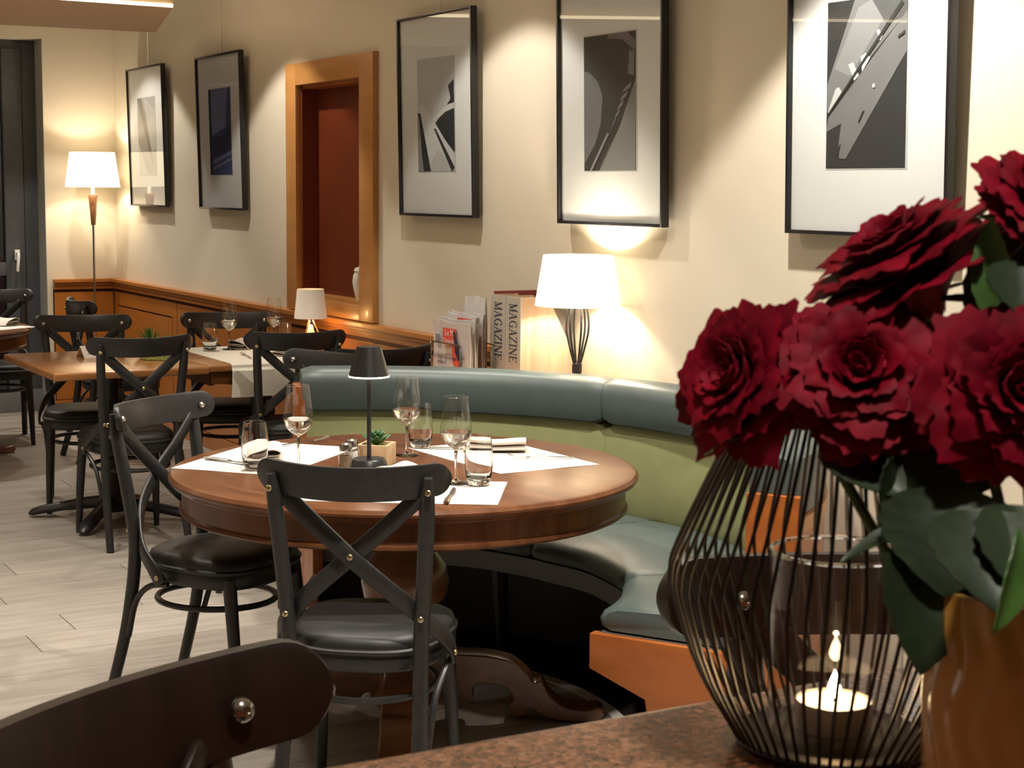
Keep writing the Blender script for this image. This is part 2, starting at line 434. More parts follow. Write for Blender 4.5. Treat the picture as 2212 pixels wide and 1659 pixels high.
# suspended ceiling canopy with an LED strip along its edge
can = thing('ceiling_canopy', 'suspended peach plaster ceiling canopy with lit edge strip', 'ceiling canopy', (0, 0, 2.40))
cpoly = [(-1.5, 9.55), (2.93, 9.33), (2.59, 7.96), (-1.5, 7.75)]
MB().prism(cpoly, 0.0, 0.07, lambda a, b, d: (a, b, d)).build('board', 'plaster_warm', can, smooth=False)
MB().box(-2.15, 1.905, -0.014, -0.002, -0.004, 0.012, Matrix.Translation((0.68, 7.862, 0.0)) @ Matrix.Rotation(R(2.94), 4, 'Z')).build('light_strip', 'led_warm', can, smooth=False)
cv = lamp_light('cove_light', 'AREA', (0.6, 8.6, 0.09), 42, WARM, can, shape='RECTANGLE', size=3.4, size_y=0.7)
cv.rotation_euler = (PI, 0, 0)
for px, py in ((0.2, 8.6), (2.3, 8.6)):
    MB().tube([(px, py, 0.07), (px, py, CEIL-2.40)], 0.006).build('hanger', 'steel', can)

# ------------------------------------------------------------------ ceiling lights of the room
for i, (x, y, p) in enumerate(WASHERS):
    d = thing('wall_washer', 'recessed ceiling spot washing the cream picture wall, %s from the back corner' % ('first', 'second', 'third', 'fourth', 'fifth')[i], 'spotlight', (x, y, CEIL), 0, 'wall washing spots')
    MB().lathe([(0.035, -0.001), (0.052, -0.004), (0.052, 0.0), (0.035, 0.0), (0.035, -0.001)], 24, caps=False).build('trim_ring', 'white_plastic', d)
    MB().lathe([(0.0, -0.001), (0.034, -0.001)], 24).build('lens', 'led_white', d, smooth=False)
    l = lamp_light('washer_light', 'SPOT', (0, 0, -0.012), p, WARM, d, spot_size=R(95), spot_blend=0.22, shadow_soft_size=0.03)
    l.rotation_euler = (0, -R(3), 0)
for i, (x, y, p, where) in enumerate(DOWNLIGHTS):
    d = thing('downlight', 'round recessed ceiling downlight '+where, 'downlight', (x, y, CEIL), 0, 'recessed downlights over the tables')
    MB().lathe([(0.07, -0.001), (0.09, -0.005), (0.09, 0.0), (0.07, 0.0), (0.07, -0.001)], 24, caps=False).build('trim_ring', 'white_plastic', d)
    MB().lathe([(0.0, -0.001), (0.068, -0.001)], 24).build('lens', 'led_white', d, smooth=False)
    lamp_light('downlight_light', 'AREA', (0, 0, -0.012), p, WARM, d, shape='DISK', size=0.13, spread=R(110))

# ------------------------------------------------------------------ wainscot
def wainscot(name, label, M, length, joints, insets):
    # local: x along, -y out of the wall
    t = thing(name, label, 'wainscot', kind='structure')
    def bx(n, x0, x1, d, z0, z1, mat, par=t, bev=0.0, d0=0.0):
        return MB().box(x0, x1, -d, -d0, z0, z1, M).build(n, mat, par, bev=bev, smooth=False)
    bx('backing', 0, length, 0.012, 0.0, 0.86, 'groove')
    bx('cap_moulding', 0, length, 0.058, 0.888, 0.912, 'honey_wood', bev=0.004)
    bx('cap_moulding', 0, length, 0.045, 0.868, 0.888, 'honey_wood', bev=0.006)
    bx('cap_moulding', 0, length, 0.033, 0.842, 0.868, 'honey_wood', bev=0.004)
    bx('plinth', 0, length, 0.03, 0.0, 0.09, 'panel_wood', bev=0.003)
    xs = [0]+joints+[length]
    for i in range(len(xs)-1):
        a, c_ = xs[i]+0.005, xs[i+1]-0.005
        ins = insets[i] if i < len(insets) else None
        z0, z1 = 0.095, 0.822
        if not ins: bx('panel', a, c_, 0.025, z0, z1, 'panel_wood', bev=0.001); continue
        ia, ib, iz0, iz1 = a+ins, c_-ins, 0.20, 0.735
        g = 0.011
        for q in ((a, ia, z0, z1), (ib, c_, z0, z1), (ia, ib, z0, iz0), (ia, ib, iz1, z1)):
            bx('panel_board', q[0], q[1], 0.025, q[2], q[3], 'panel_wood')
        bx('panel', ia+g, ib-g, 0.025, iz0+g, iz1-g, 'panel_wood', bev=0.001)
    return t
MR = Matrix.Translation((WALLX, WALLY, 0)) @ Matrix.Rotation(-PI/2, 4, 'Z')
wainscot('trim_2', 'honey wood wainscot with moulded cap along the picture wall', MR, WALLY-5.78, [1.37, 2.93, 4.27], [0.085, 0, 0, 0])
MBk = Matrix.Translation((WX+0.035, WALLY, 0))
wainscot('trim_3', 'short honey wood wainscot with moulded cap under the floor lamp corner', MBk, WALLX-WX-0.035-0.03, [], [0])

# ------------------------------------------------------------------ wall niche
nich = thing('wall_niche', 'tall honey wood framed niche with dark red back set in wall', 'niche', (WALLX, (NY0+NY1)/2, 0), 90, kind='structure')
nw = (NY1-NY0)/2; D = 0.085
fo = 0.135
MB().box(-nw-fo, -nw, -0.03, 0.0, 0.915, NZ1+0.11).build('frame_board', 'niche_wood', nich, bev=0.003)
MB().box(nw, nw+fo+0.02, -0.03, 0.0, 0.915, NZ1+0.11).build('frame_board', 'niche_wood', nich, bev=0.003)
MB().box(-nw, nw, -0.03, 0.0, NZ1, NZ1+0.11).build('frame_board', 'niche_wood', nich, bev=0.003)
MB().box(-nw, nw, -0.03, 0.0, 0.915, NZ0).build('frame_board', 'niche_wood', nich, bev=0.003)
MB().box(-nw, nw, D, D+0.02, NZ0, NZ1).build('back_panel', 'niche_back', nich, smooth=False)
MB().box(-nw, -nw+0.018, 0.0, D, NZ0, NZ1).build('side_panel', 'niche_back', nich, smooth=False)
MB().box(nw-0.018, nw, 0.0, D, NZ0, NZ1).build('side_panel', 'niche_back', nich, smooth=False)
MB().box(-nw, nw, 0.0, D, NZ1-0.018, NZ1).build('top_panel', 'bench_wood', nich, smooth=False)
MB().box(-nw+0.018, nw-0.018, 0.0, D, NZ0, NZ0+0.018).build('shelf', 'niche_wood', nich, smooth=False)
jar = thing('ceramic_jar', 'cream ceramic lidded jar standing in the wall niche', 'jar', (WALLX+0.042, 7.328, NZ0+0.0185))
MB().lathe([(0.0, 0.0), (0.022, 0.0), (0.025, 0.008), (0.037, 0.06), (0.041, 0.09), (0.037, 0.12), (0.03, 0.133), (0.0, 0.133)], 28).build('body', 'ceramic', jar)
MB().lathe([(0.0, 0.133), (0.03, 0.1335), (0.035, 0.143), (0.026, 0.156), (0.009, 0.160), (0.010, 0.168), (0.0, 0.170)], 24).build('lid', 'ceramic', jar)

# ------------------------------------------------------------------ framed photographs
def photo_mesh(shapes, w_, h_, parent):
    for i, (g, poly, *bl) in enumerate(shapes):
        o = MB().prism(poly, -0.00025*i, -0.00025*(i+1)-0.0003, lambda a, b, d: ((a-0.5)*w_, d, b*h_)).build('photo' if i == 0 else 'photo_tone', grey(g, bl[0] if bl else 0), parent, smooth=False)
PH = [
 [(0.42, [(0, 0), (1, 0), (1, 1), (0, 1)]), (0.30, [(0, .35), (.3, .1), (.75, 0), (1, 0), (1, .3), (.25, 1), (0, 1)]), (0.55, [(.4, 1), (1, .82), (1, .35), (.72, .3)]), (0.12, [(0, 1), (.22, 1), (.9, .1), (.68, .2)]), (0.62, [(0, 0), (.45, 0), (.1, .35), (0, .4)])],
 [(0.13, [(0, 0), (1, 0), (1, 1), (0, 1)], .6), (0.30, [(.12, .46), (.75, .55), (.9, 1), (.1, 1)], .35), (0.045, [(0, 0), (.12, 0), (.1, 1), (0, 1)], .4), (0.30, [(.15, .12), (1, .24), (1, .28), (.15, .17)], .3), (0.28, [(.15, .05), (1, .17), (1, .2), (.15, .09)], .3), (0.06, [(.12, .2), (1, .3), (1, .62), (.7, .46), (.12, .44)], .5)],
 [(0.60, [(0, 0), (1, 0), (1, 1), (0, 1)]), (0.025, [(.5, .43), (1, .68), (1, .16), (.45, .41)]), (0.70, [(.4, .47), (.8, .58), (1, .60), (1, .55), (.75, .52), (.45, .43)]), (0.72, [(0, .59), (.12, .61), (.5, .42), (1, .12), (1, .02), (.55, .2), (.3, .0), (.15, .2)]), (0.03, [(0, .53), (.08, .52), (.35, 0), (.15, 0)]), (0.03, [(.45, .38), (.5, .38), (1, .03), (.92, .0)]), (0.04, [(.85, .75), (1, .8), (1, .68), (.92, .62)]), (0.30, [(0, 0), (.14, 0), (.04, .5), (0, .5)])],
 [(0.028, [(0, 0), (1, 0), (1, 1), (0, 1)]), (0.17, [(0, .05), (.22, .2), (.33, .35), (.37, .55), (.28, .66), (.12, .73), (0, .75)]), (0.24, [(.3, 0), (1, 0), (1, .66), (.9, .55), (.7, .32), (.45, .14)]), (0.17, [(.45, .97), (.75, .95), (.98, .86), (1, .93), (.85, 1.0), (.5, 1.0)]), (0.20, [(.88, .86), (.98, .86), (.97, .68), (.86, .7)])]
   + [(0.26, [(.80-.085*k*0.62, .60-.062*k), (.93-.085*k*0.85, .64-.062*k), (.90-.085*k*0.85, .60-.062*k), (.76-.085*k*0.62, .565-.062*k)]) for k in range(6)]
   + [(0.30, [(.12, .0), (.16, 0), (.5, .27), (.47, .28)]), (0.03, [(.24, 0), (.3, 0), (.66, .3), (.6, .3)])],
 [(0.034, [(0, 0), (1, 0), (1, 1), (0, 1)]), (0.20, [(.0, .50), (.35, 1), (1, 1), (1, .9), (.0, .34)]), (0.28, [(.1, .6), (.4, .95), (.62, 1), (.75, .9), (.3, .55)]), (0.10, [(.55, 1), (1, 1), (1, .88), (.75, .83)]), (0.19, [(.0, .22), (.2, .27), (.16, .12), (.18, .06), (.26, .055), (1, .67), (1, .9), (.03, .31)]), (0.62, [(.02, .34), (.12, .48), (.16, .49), (.2, .46), (.05, .33)]), (0.60, [(.28, .62), (.34, .63), (.42, .55), (.36, .52)]), (0.66, [(.44, .66), (.50, .68), (.56, .65), (.46, .57)]), (0.66, [(.63, .80), (.66, .81), (.71, .765), (.68, .74)]), (0.03, [(.02, .315), (.02, .33), (.93, .96), (.96, .94)]), (0.02, [(.43, .265), (.50, .34), (.48, .34), (.42, .28)]), (0.02, [(.17, .07), (.20, .15), (.16, .12)]), (0.6, [(.60, .47), (.63, .475), (.62, .50), (.59, .49)]), (0.04, [(.9, .76), (.98, .79), (.98, .77), (.9, .745)])],
]
PICS = [(10.03, 10.79, 1.412, 2.285, 'in the corner beside the floor lamp', 0.35),
        (8.67, 9.42, 1.412, 2.275, 'blue print, left of the niche', 0.35),
        (6.00, 6.715, 1.422, 2.27, 'pale print, right of the niche', 0.35),
        (4.65, 5.355, 1.416, 2.27, 'above the lit table lamp', 0.35),
        (3.315, 4.015, 1.416, 2.27, 'ship hull print behind the roses', 0.35)]
for i, (y0, y1, z0, z1, lab, _) in enumerate(PICS):
    pw, ph = y1-y0-0.02, z1-z0
    p = thing('framed_photograph', 'black framed photograph with white mat, '+lab, 'picture', (WALLX-0.022, (y0+y1)/2-0.0, z0), 0, 'black framed photographs on the wall')
    p.rotation_euler = (R(1.2), 0, -PI/2)
    ft = 0.011
    MB().box(-pw/2, -pw/2+ft, -0.03, 0.0, 0, ph).build('frame_rail', 'frame_black', p, bev=0.001)
    MB().box(pw/2-ft, pw/2, -0.03, 0.0, 0, ph).build('frame_rail', 'frame_black', p, bev=0.001)
    MB().box(-pw/2+ft, pw/2-ft, -0.03, 0.0, 0, ft).build('frame_rail', 'frame_black', p, bev=0.001)
    MB().box(-pw/2+ft, pw/2-ft, -0.03, 0.0, ph-ft, ph).build('frame_rail', 'frame_black', p, bev=0.001)
    mt = MB().box(-pw/2+ft, pw/2-ft, -0.014, -0.002, ft, ph-ft).build('mat_board', 'mat_board', p, smooth=False)
    iw, ih = pw*0.49, ph*0.555
    e = MB().box(-iw/2-0.004, iw/2+0.004, -0.0147, -0.014, ph*0.225-0.004, ph*0.225+ih+0.004).build('mat_bevel', grey(0.62), mt, smooth=False)
    ho = bpy.data.objects.new('print_sheet', None); COL.objects.link(ho); ho.parent = p; ho.location = (-0.006*pw, -0.0148, ph*0.225)
    photo_mesh(PH[i], iw, ih, ho)
    MB().box(-pw/2+ft, pw/2-ft, -0.0245, -0.0225, ft, ph-ft).build('glass', 'glass_pane', p, smooth=False)
    MB().tube([(0, 0.008, ph-0.05), (0, 0.012, CEIL-z0-0.02)], 0.0022, 6).build('hanging_wire', 'steel', p)

# ------------------------------------------------------------------ cross-back chairs
def rail_mesh(name, mat, half=0.228, sag=0.085, hgt=0.078, th=0.018, zc=0.861, yb=-0.265, lean=0.20):
    ph = 2*math.atan(sag/half); RR = half/math.sin(ph); n = 44; mb = MB(); vs = []; sec = 8
    for i in range(n+1):
        s = -math.cos(PI*i/n); L = ph*RR
        d = (1-abs(s))*L; hh = hgt/2
        er = 0.042
        hl = hh if d > er else max(0.004, hh*math.sqrt(max(0, 1-((er-d)/er)**2)))
        hl *= 1+0.05*(1-s*s)
        a = s*ph; cx = RR*math.sin(a); cy = yb+RR*(1-math.cos(a)); nrm = Vector((-math.sin(a), math.cos(a), 0))
        zz = zc+0.012*s*s
        for (p, q) in ((-1, -1), (-0.55, -1), (0.55, -1), (1, -1), (1, 1), (0.55, 1), (-0.55, 1), (-1, 1)):
            # p along height, q across thickness
            t = th/2*(0.75 if abs(p) == 1 else 1.0)
            hv = hl*(1.0 if abs(p) == 1 else 0.86*abs(p)/0.55)
            z = zz+(hv if p > 0 else -hv)
            pos = Vector((cx, cy, 0))+nrm*(q*t); pos.y -= lean*(z-zc); pos.z = z
            vs.append(pos)
    fs = [(i*sec+j, i*sec+(j+1) % sec, (i+1)*sec+(j+1) % sec, (i+1)*sec+j) for i in range(n) for j in range(sec)]
    fs += [tuple(range(sec)), tuple(n*sec+j for j in range(sec-1, -1, -1))]
    mb.add(vs, fs)
    return mb.mesh(name, mat, ang=50)
def bolt_mesh(r=0.0075, mat='brass'):
    return MB().lathe([(0.0, -0.003), (r, -0.003), (r, 0.001), (r*0.75, 0.003), (r*0.35, 0.0035), (r*0.33, 0.0015), (0.0, 0.0015)], 12).mesh('bolt', mat)
def dome_mesh(r=0.011, mat='steel'):
    return MB().lathe([(0.0, -0.002), (r, -0.002), (r*0.95, 0.002), (r*0.7, 0.0055), (r*0.28, 0.007), (r*0.25, 0.005), (0.0, 0.005)], 16).mesh('bolt', mat)
BOLT = bolt_mesh(); DOME = dome_mesh()
def put_bolt(me, parent, loc, nrm):
    o = link('bolt', me, parent); o.location = loc
    o.rotation_mode = 'QUATERNION'; o.rotation_quaternion = Vector((0, 0, 1)).rotation_difference(Vector(nrm)); return o
def seat_outline(s=1.0, n=40):
    pts = []
    for i in range(n):
        a = 2*PI*i/n; c, q = math.cos(a), math.sin(a)
        e = 2/3.0
        x = (abs(c)**e)*(1 if c > 0 else -1); y = (abs(q)**e)*(1 if q > 0 else -1)
        pts.append((x*(0.194+0.020*y)*s, 0.010+y*0.205*s))
    return pts
def make_chair(name, label, mat='chair_black', dz=0.0, seatmat='seat_vinyl', group=None, stool=False):
    t = thing(name, label, 'stool' if stool else 'chair', group=group)
    link('top_rail', rail_mesh('top_rail', mat, zc=0.861+dz, half=0.27 if stool else 0.228, sag=0.10 if stool else 0.085), t)
    for s in (-1, 1):
        if stool: leg = [(s*0.19, -0.27, 0), (s*0.172, -0.215, 0.35), (s*0.16, -0.182, 0.46+dz), (s*0.168, -0.19, 0.6+dz), (s*0.186, -0.237, 0.878+dz)]
        else: leg = [(s*0.172, -0.285, 0), (s*0.165, -0.215, 0.25), (s*0.160, -0.185, 0.46), (s*0.168, -0.192, 0.6), (s*0.186, -0.237, 0.878)]
        pts = cr(leg, 6); rr = [0.0165+0.003*min(1, i/8) for i in range(len(pts))]; rr[-1] = 0.011; rr[-2] = 0.0175
        MB().tube(pts, rr, 10).build('back_post', mat, t, ang=60)
        if stool: fp = [(s*0.19, 0.2, 0), (s*0.165, 0.16, 0.43+dz)]
        else: fp = [(s*0.178, 0.195, 0), (s*0.172, 0.180, 0.2), (s*0.162, 0.155, 0.425)]
        MB().tube(fp, [0.013, 0.018, 0.021][-len(fp):], 10).build('front_leg', mat, t, ang=60)
        # crossing strap: from behind the rail on one side to the seat side on the other
        P = [(-s*0.168, -0.222, 0.835), (-s*0.085, -0.222, 0.757), (0, -0.222-0.005*s, 0.682), (s*0.085, -0.212, 0.607), (s*0.150, -0.172, 0.540), (s*0.196, -0.125, 0.485), (s*0.214, -0.075, 0.440), (s*0.216, -0.045, 0.400)]
        P = [(a, b, c+dz) for a, b, c in P]
        Nn = [(0, -1, 0.15), (0, -1, 0.15), (0, -1, 0.1), (s*0.2, -1, 0), (s*0.6, -0.8, 0), (s*0.9, -0.45, 0), (s, -0.1, 0), (s, 0, 0)]
        pts = cr(P, 4); nn = cr(Nn, 4)
        MB().ribbon(pts, nn, 0.041, 0.010).build('cross_strap', mat, t, bev=0.002, seg=1, ang=50)
        put_bolt(BOLT, t, (s*0.188, -0.252, 0.845+dz), (0, -1, 0.2))
        put_bolt(BOLT, t, (s*0.163, -0.207, 0.535+dz), (0, -1, 0.05))
        put_bolt(BOLT, t, (s*0.222, -0.058, 0.418+dz), (s, 0, 0))
        nr = Vector((-s*0.5, 1, 0.2)).normalized()
        put_bolt(DOME, t, Vector((s*0.186, -0.211+0.013, 0.866+dz)), nr)
        # curved brace under the seat
        br = [(s*0.205, -0.03, 0.40+dz), (s*0.203, -0.10, 0.385+dz), (s*0.190, -0.16, 0.33+dz), (s*0.180, -0.198, 0.22+dz)]
        MB().tube(cr(br, 5), 0.009, 8).build('brace', mat, t)
    put_bolt(BOLT, t, (0, -0.235, 0.684+dz), (0, -1, 0.1))
    z = dz
    o1 = seat_outline(); n = len(o1)
    def lay(s, zz): return [Vector((a*s, (b-0.01)*s+0.01, zz+dz)) for a, b in o1]
    def stack(name, levels, m):
        mb = MB(); vs = []; fs = []
        for s, zz in levels: vs += lay(s, zz)
        for k in range(len(levels)-1):
            for j in range(n): fs.append((k*n+j, k*n+(j+1) % n, (k+1)*n+(j+1) % n, (k+1)*n+j))
        fs.append(tuple(range(n-1, -1, -1))); fs.append(tuple((len(levels)-1)*n+j for j in range(n)))
        return mb.add(vs, fs).build(name, m, t, ang=50)
    stack('seat_ring', [(0.97, 0.395), (0.99, 0.40), (1.0, 0.41), (1.0, 0.428), (0.99, 0.434)], mat)
    stack('seat', [(0.99, 0.434), (1.02, 0.440), (1.02, 0.447), (0.985, 0.451), (0.985, 0.458), (0.955, 0.472), (0.88, 0.481), (0.6, 0.486), (0.2, 0.488)], seatmat)
    if stool:
        ring = [(0.19*math.cos(a), 0.21*math.sin(a)-0.02, 0.30) for a in [2*PI*k/32 for k in range(32)]]
        MB().tube(ring, 0.010, 8, True).build('foot_ring', mat, t)
    else:
        ring = [(0.165*math.cos(a), -0.01+0.180*math.sin(a), 0.325) for a in [2*PI*k/32 for k in range(32)]]
        MB().tube(ring, 0.0095, 8, True).build('ring_stretcher', mat, t)
    return t
def chair_loc(mid, az): p = Vector((mid[0], mid[1], 0))+poldir(az)*0.18; return (p.x, p.y, 0)
GC = 'black cross-back dining chairs'
CH = [
 ((1.577, 3.548), 37, 'black cross-back chair at the round table with its back to the counter'),
 ((1.535, 4.82), 146, 'black cross-back chair at the left side of the round table'),
 ((2.09, 6.95), 0, 'black cross-back chair with its back turned, at the oak table with the place card'),
 ((2.165, 8.13), 194, 'black cross-back chair on the far side of the oak table with the place card'),
 ((2.50, 9.32), 90, 'black cross-back chair standing before the floor lamp in the corner'),
 ((2.215, 10.35), 188, 'black cross-back chair in front of the grey glass door'),
 ((2.87, 8.03), 196, 'black cross-back chair facing the room behind the table with white runner'),
 ((2.79, 6.93), 8, 'black cross-back chair with its back turned, at the table with white runner'),
 ((2.50, 5.93), 250, 'black cross-back chair turned sideways against the end of the green bench'),
 ((2.82, 6.08), -5, 'black cross-back chair just behind the rack of newspapers'),
]
proto = None
for mid, az, lab in CH:
    if proto is None:
        proto = make_chair('cross_back_chair', lab, group=GC)
        proto.location = chair_loc(mid, az); proto.rotation_euler = (0, 0, -R(az))
    else: dup(proto, lab, chair_loc(mid, az), az)
st = make_chair('bar_stool', 'dark brown cross-back bar stool at the counter, nearest the bottom left corner', 'stool_brown', 0.26, 'seat_vinyl', 'brown bar stools at the granite counter', True)
st.location = chair_loc((0.310, 1.10), 143); st.rotation_euler = (0, 0, -R(143))
dup(st, 'dark brown cross-back bar stool behind the wire lantern', chair_loc((1.17, 1.215), 212), 212)

# ------------------------------------------------------------------ round tables with carved pedestal
def make_round_table(name, label, loc, az):
    t = thing(name, label, 'table', loc, az, 'round wooden pedestal tables')
    r = 0.670
    MB().lathe([(0.0, 0.745), (r-0.02, 0.745), (r-0.008, 0.742), (r, 0.733), (r, 0.727), (r-0.006, 0.718), (r-0.018, 0.712), (r-0.022, 0.706), (r-0.05, 0.703), (0.0, 0.703)], 96).build('table_top', 'table_round_wood', t, ang=30)
    MB().lathe([(r-0.06, 0.703), (r-0.036, 0.703), (r-0.036, 0.650), (r-0.030, 0.645), (r-0.028, 0.638), (r-0.034, 0.632), (r-0.06, 0.632), (r-0.06, 0.703)], 96, caps=False).build('apron', 'table_round_wood', t, ang=30)
    MB().lathe([(0.0, 0.703), (0.22, 0.703), (0.22, 0.675), (0.11, 0.66), (0.075, 0.60), (0.07, 0.56), (0.095, 0.545), (0.10, 0.53), (0.075, 0.515), (0.085, 0.50), (0.118, 0.46), (0.128, 0.41), (0.120, 0.365), (0.09, 0.335), (0.078, 0.325), (0.095, 0.31), (0.10, 0.29), (0.085, 0.27), (0.085, 0.10), (0.10, 0.085), (0.105, 0.06), (0.085, 0.04), (0.03, 0.035), (0.0, 0.035)], 40).build('pedestal', 'pedestal_wood', t, ang=35)
    prof = cr([(0.06, 0.30), (0.085, 0.335), (0.10, 0.365), (0.115, 0.345), (0.115, 0.30), (0.17, 0.285), (0.26, 0.278), (0.335, 0.255), (0.385, 0.205), (0.405, 0.170), (0.425, 0.178), (0.437, 0.160), (0.455, 0.115), (0.50, 0.070), (0.56, 0.055), (0.605, 0.062), (0.625, 0.035), (0.60, 0.006), (0.52, 0.004), (0.44, 0.022), (0.395, 0.062), (0.375, 0.030), (0.335, 0.030), (0.322, 0.068), (0.338, 0.100), (0.325, 0.135), (0.295, 0.155), (0.24, 0.165), (0.215, 0.145), (0.215, 0.105), (0.185, 0.075), (0.145, 0.085), (0.12, 0.12), (0.06, 0.13)], 4, True)
    leg = MB(); T = 0.046
    pl = [Vector((p.x*0.93, p.y*0.71, 0)) for p in prof]; npl = len(pl)
    def inset(q):
        out = []
        for i in range(npl):
            d_ = (pl[(i+1) % npl]-pl[i-1]); d_.normalize(); out.append(pl[i]+Vector((d_.y, -d_.x, 0))*q)
        return out
    area = sum(pl[i-1].x*pl[i].y-pl[i].x*pl[i-1].y for i in range(npl))
    sg = -1 if area > 0 else 1
    vs = []
    for d_, q in ((-T, 0.004), (-T+0.003, 0.0015), (-T+0.008, 0.0), (T-0.008, 0.0), (T-0.003, 0.0015), (T, 0.004)):
        vs += [(p.x, d_, p.y) for p in inset(q*sg)]
    fs = [(k_*npl+j, k_*npl+(j+1) % npl, (k_+1)*npl+(j+1) % npl, (k_+1)*npl+j) for k_ in range(5) for j in range(npl)]
    fs += [tuple(range(npl-1, -1, -1)), tuple(5*npl+j for j in range(npl))]
    lm = leg.add(vs, fs).mesh('leg', 'pedestal_wood', ang=24)
    for k in range(4):
        o = link('leg', lm, t); o.rotation_euler = (0, 0, R(45+90*k))
    return t
make_round_table('round_table', 'round dark wood pedestal table with carved feet, laid for three, before green bench', (2.060, 4.277, 0), 119-45-90)
make_round_table('round_table', 'round wooden pedestal table by the grey glass door', (1.60, 9.70, 0), 40)

# ------------------------------------------------------------------ oak table with iron foot, table with runner
ot = thing('rectangular_table', 'light oak rectangular table with place card on black iron foot', 'table', (2.13, 7.55, 0))
MB().box(-0.375, 0.315, -0.475, 0.47, 0.710, 0.745).build('table_top', 'table_oak', ot, bev=0.010, seg=3)
MB().lathe([(0.0, 0.045), (0.075, 0.045), (0.08, 0.07), (0.045, 0.10), (0.038, 0.12), (0.038, 0.66), (0.06, 0.67), (0.06, 0.69), (0.0, 0.69)], 20).build('column', 'cast_iron', ot)
MB().box(-0.2, 0.2, -0.03, 0.03, 0.69, 0.71).box(-0.03, 0.03, -0.2, 0.2, 0.69, 0.71).build('bracket', 'cast_iron', ot, bev=0.003)
for k in range(4):
    a = R(55+90*k); dx, dy = math.cos(a), math.sin(a)
    pts = [(dx*r_, dy*r_, z_) for r_, z_ in ((0.03, 0.085), (0.12, 0.075), (0.24, 0.055), (0.34, 0.036), (0.385, 0.022), (0.40, 0.014))]
    MB().sweep(pts, [(math.cos(2*PI*j/12), math.sin(2*PI*j/12)) for j in range(12)], None, False, [(0.032, 0.03), (0.032, 0.028), (0.034, 0.022), (0.038, 0.020), (0.03, 0.016), (0.012, 0.008)]).build('foot', 'cast_iron', ot)
rtb = thing('rectangular_table', 'brown wooden table with moulded apron under the white runner', 'table', (2.84, 7.52, 0))
MB().box(-0.395, 0.385, -0.42, 0.40, 0.715, 0.747).build('table_top', 'table_oak', rtb, bev=0.010, seg=3)
ap = MB().prism([(-0.37, 0.715), (0.36, 0.715), (0.36, 0.645), (-0.22, 0.645), (-0.30, 0.655), (-0.37, 0.66)], -0.395, -0.37, lambda a, b, d: (a, d, b))
ap.build('apron', 'table_round_wood', rtb, bev=0.003)
MB().box(-0.375, -0.35, -0.37, 0.37, 0.65, 0.715).build('apron', 'table_round_wood', rtb, bev=0.003)
MB().box(-0.35, 0.36, 0.35, 0.375, 0.65, 0.715).build('apron', 'table_round_wood', rtb, bev=0.003)
MB().lathe([(0.0, 0.045), (0.075, 0.045), (0.08, 0.07), (0.045, 0.10), (0.038, 0.12), (0.038, 0.66), (0.06, 0.67), (0.06, 0.715), (0.0, 0.715)], 20).build('column', 'cast_iron', rtb)
for k in range(4):
    a = R(90*k); dx, dy = math.cos(a), math.sin(a)
    pts = [(dx*r_, dy*r_, z_) for r_, z_ in ((0.03, 0.085), (0.12, 0.075), (0.24, 0.055), (0.30, 0.036), (0.335, 0.022), (0.35, 0.014))]
    MB().sweep(pts, [(math.cos(2*PI*j/12), math.sin(2*PI*j/12)) for j in range(12)], None, False, [(0.032, 0.03), (0.032, 0.028), (0.034, 0.022), (0.038, 0.020), (0.03, 0.016), (0.012, 0.008)]).build('foot', 'cast_iron', rtb)
ru = MB()
rp = [(0, 7.96, 0.66), (0, 7.935, 0.72), (0, 7.925, 0.745), (0, 7.91, 0.7495), (0, 7.80, 0.7495), (0, 7.3, 0.7495), (0, 7.115, 0.7495), (0, 7.093, 0.744), (0, 7.088, 0.72), (0, 7.083, 0.66), (0, 7.087, 0.60)]
x0, x1 = 2.56, 3.13
def rfn(u, v):
    i = v*(len(rp)-1); k = min(int(i), len(rp)-2); f = i-k
    y = rp[k][1]*(1-f)+rp[k+1][1]*f; z = rp[k][2]*(1-f)+rp[k+1][2]*f
    fl = 1.0 if z < 0.73 else 0.0
    return Vector((x0+(x1-x0)*u+0.05*(v-0.5)*-0.6, y-fl*0.010*(1+math.sin(u*9)), z))
ru.grid(rfn, 24, 20)
tag(ru.build('table_runner', 'runner_cloth', solid=-0.002), 'white cloth runner draped over the table in front of the niche', 'table runner')

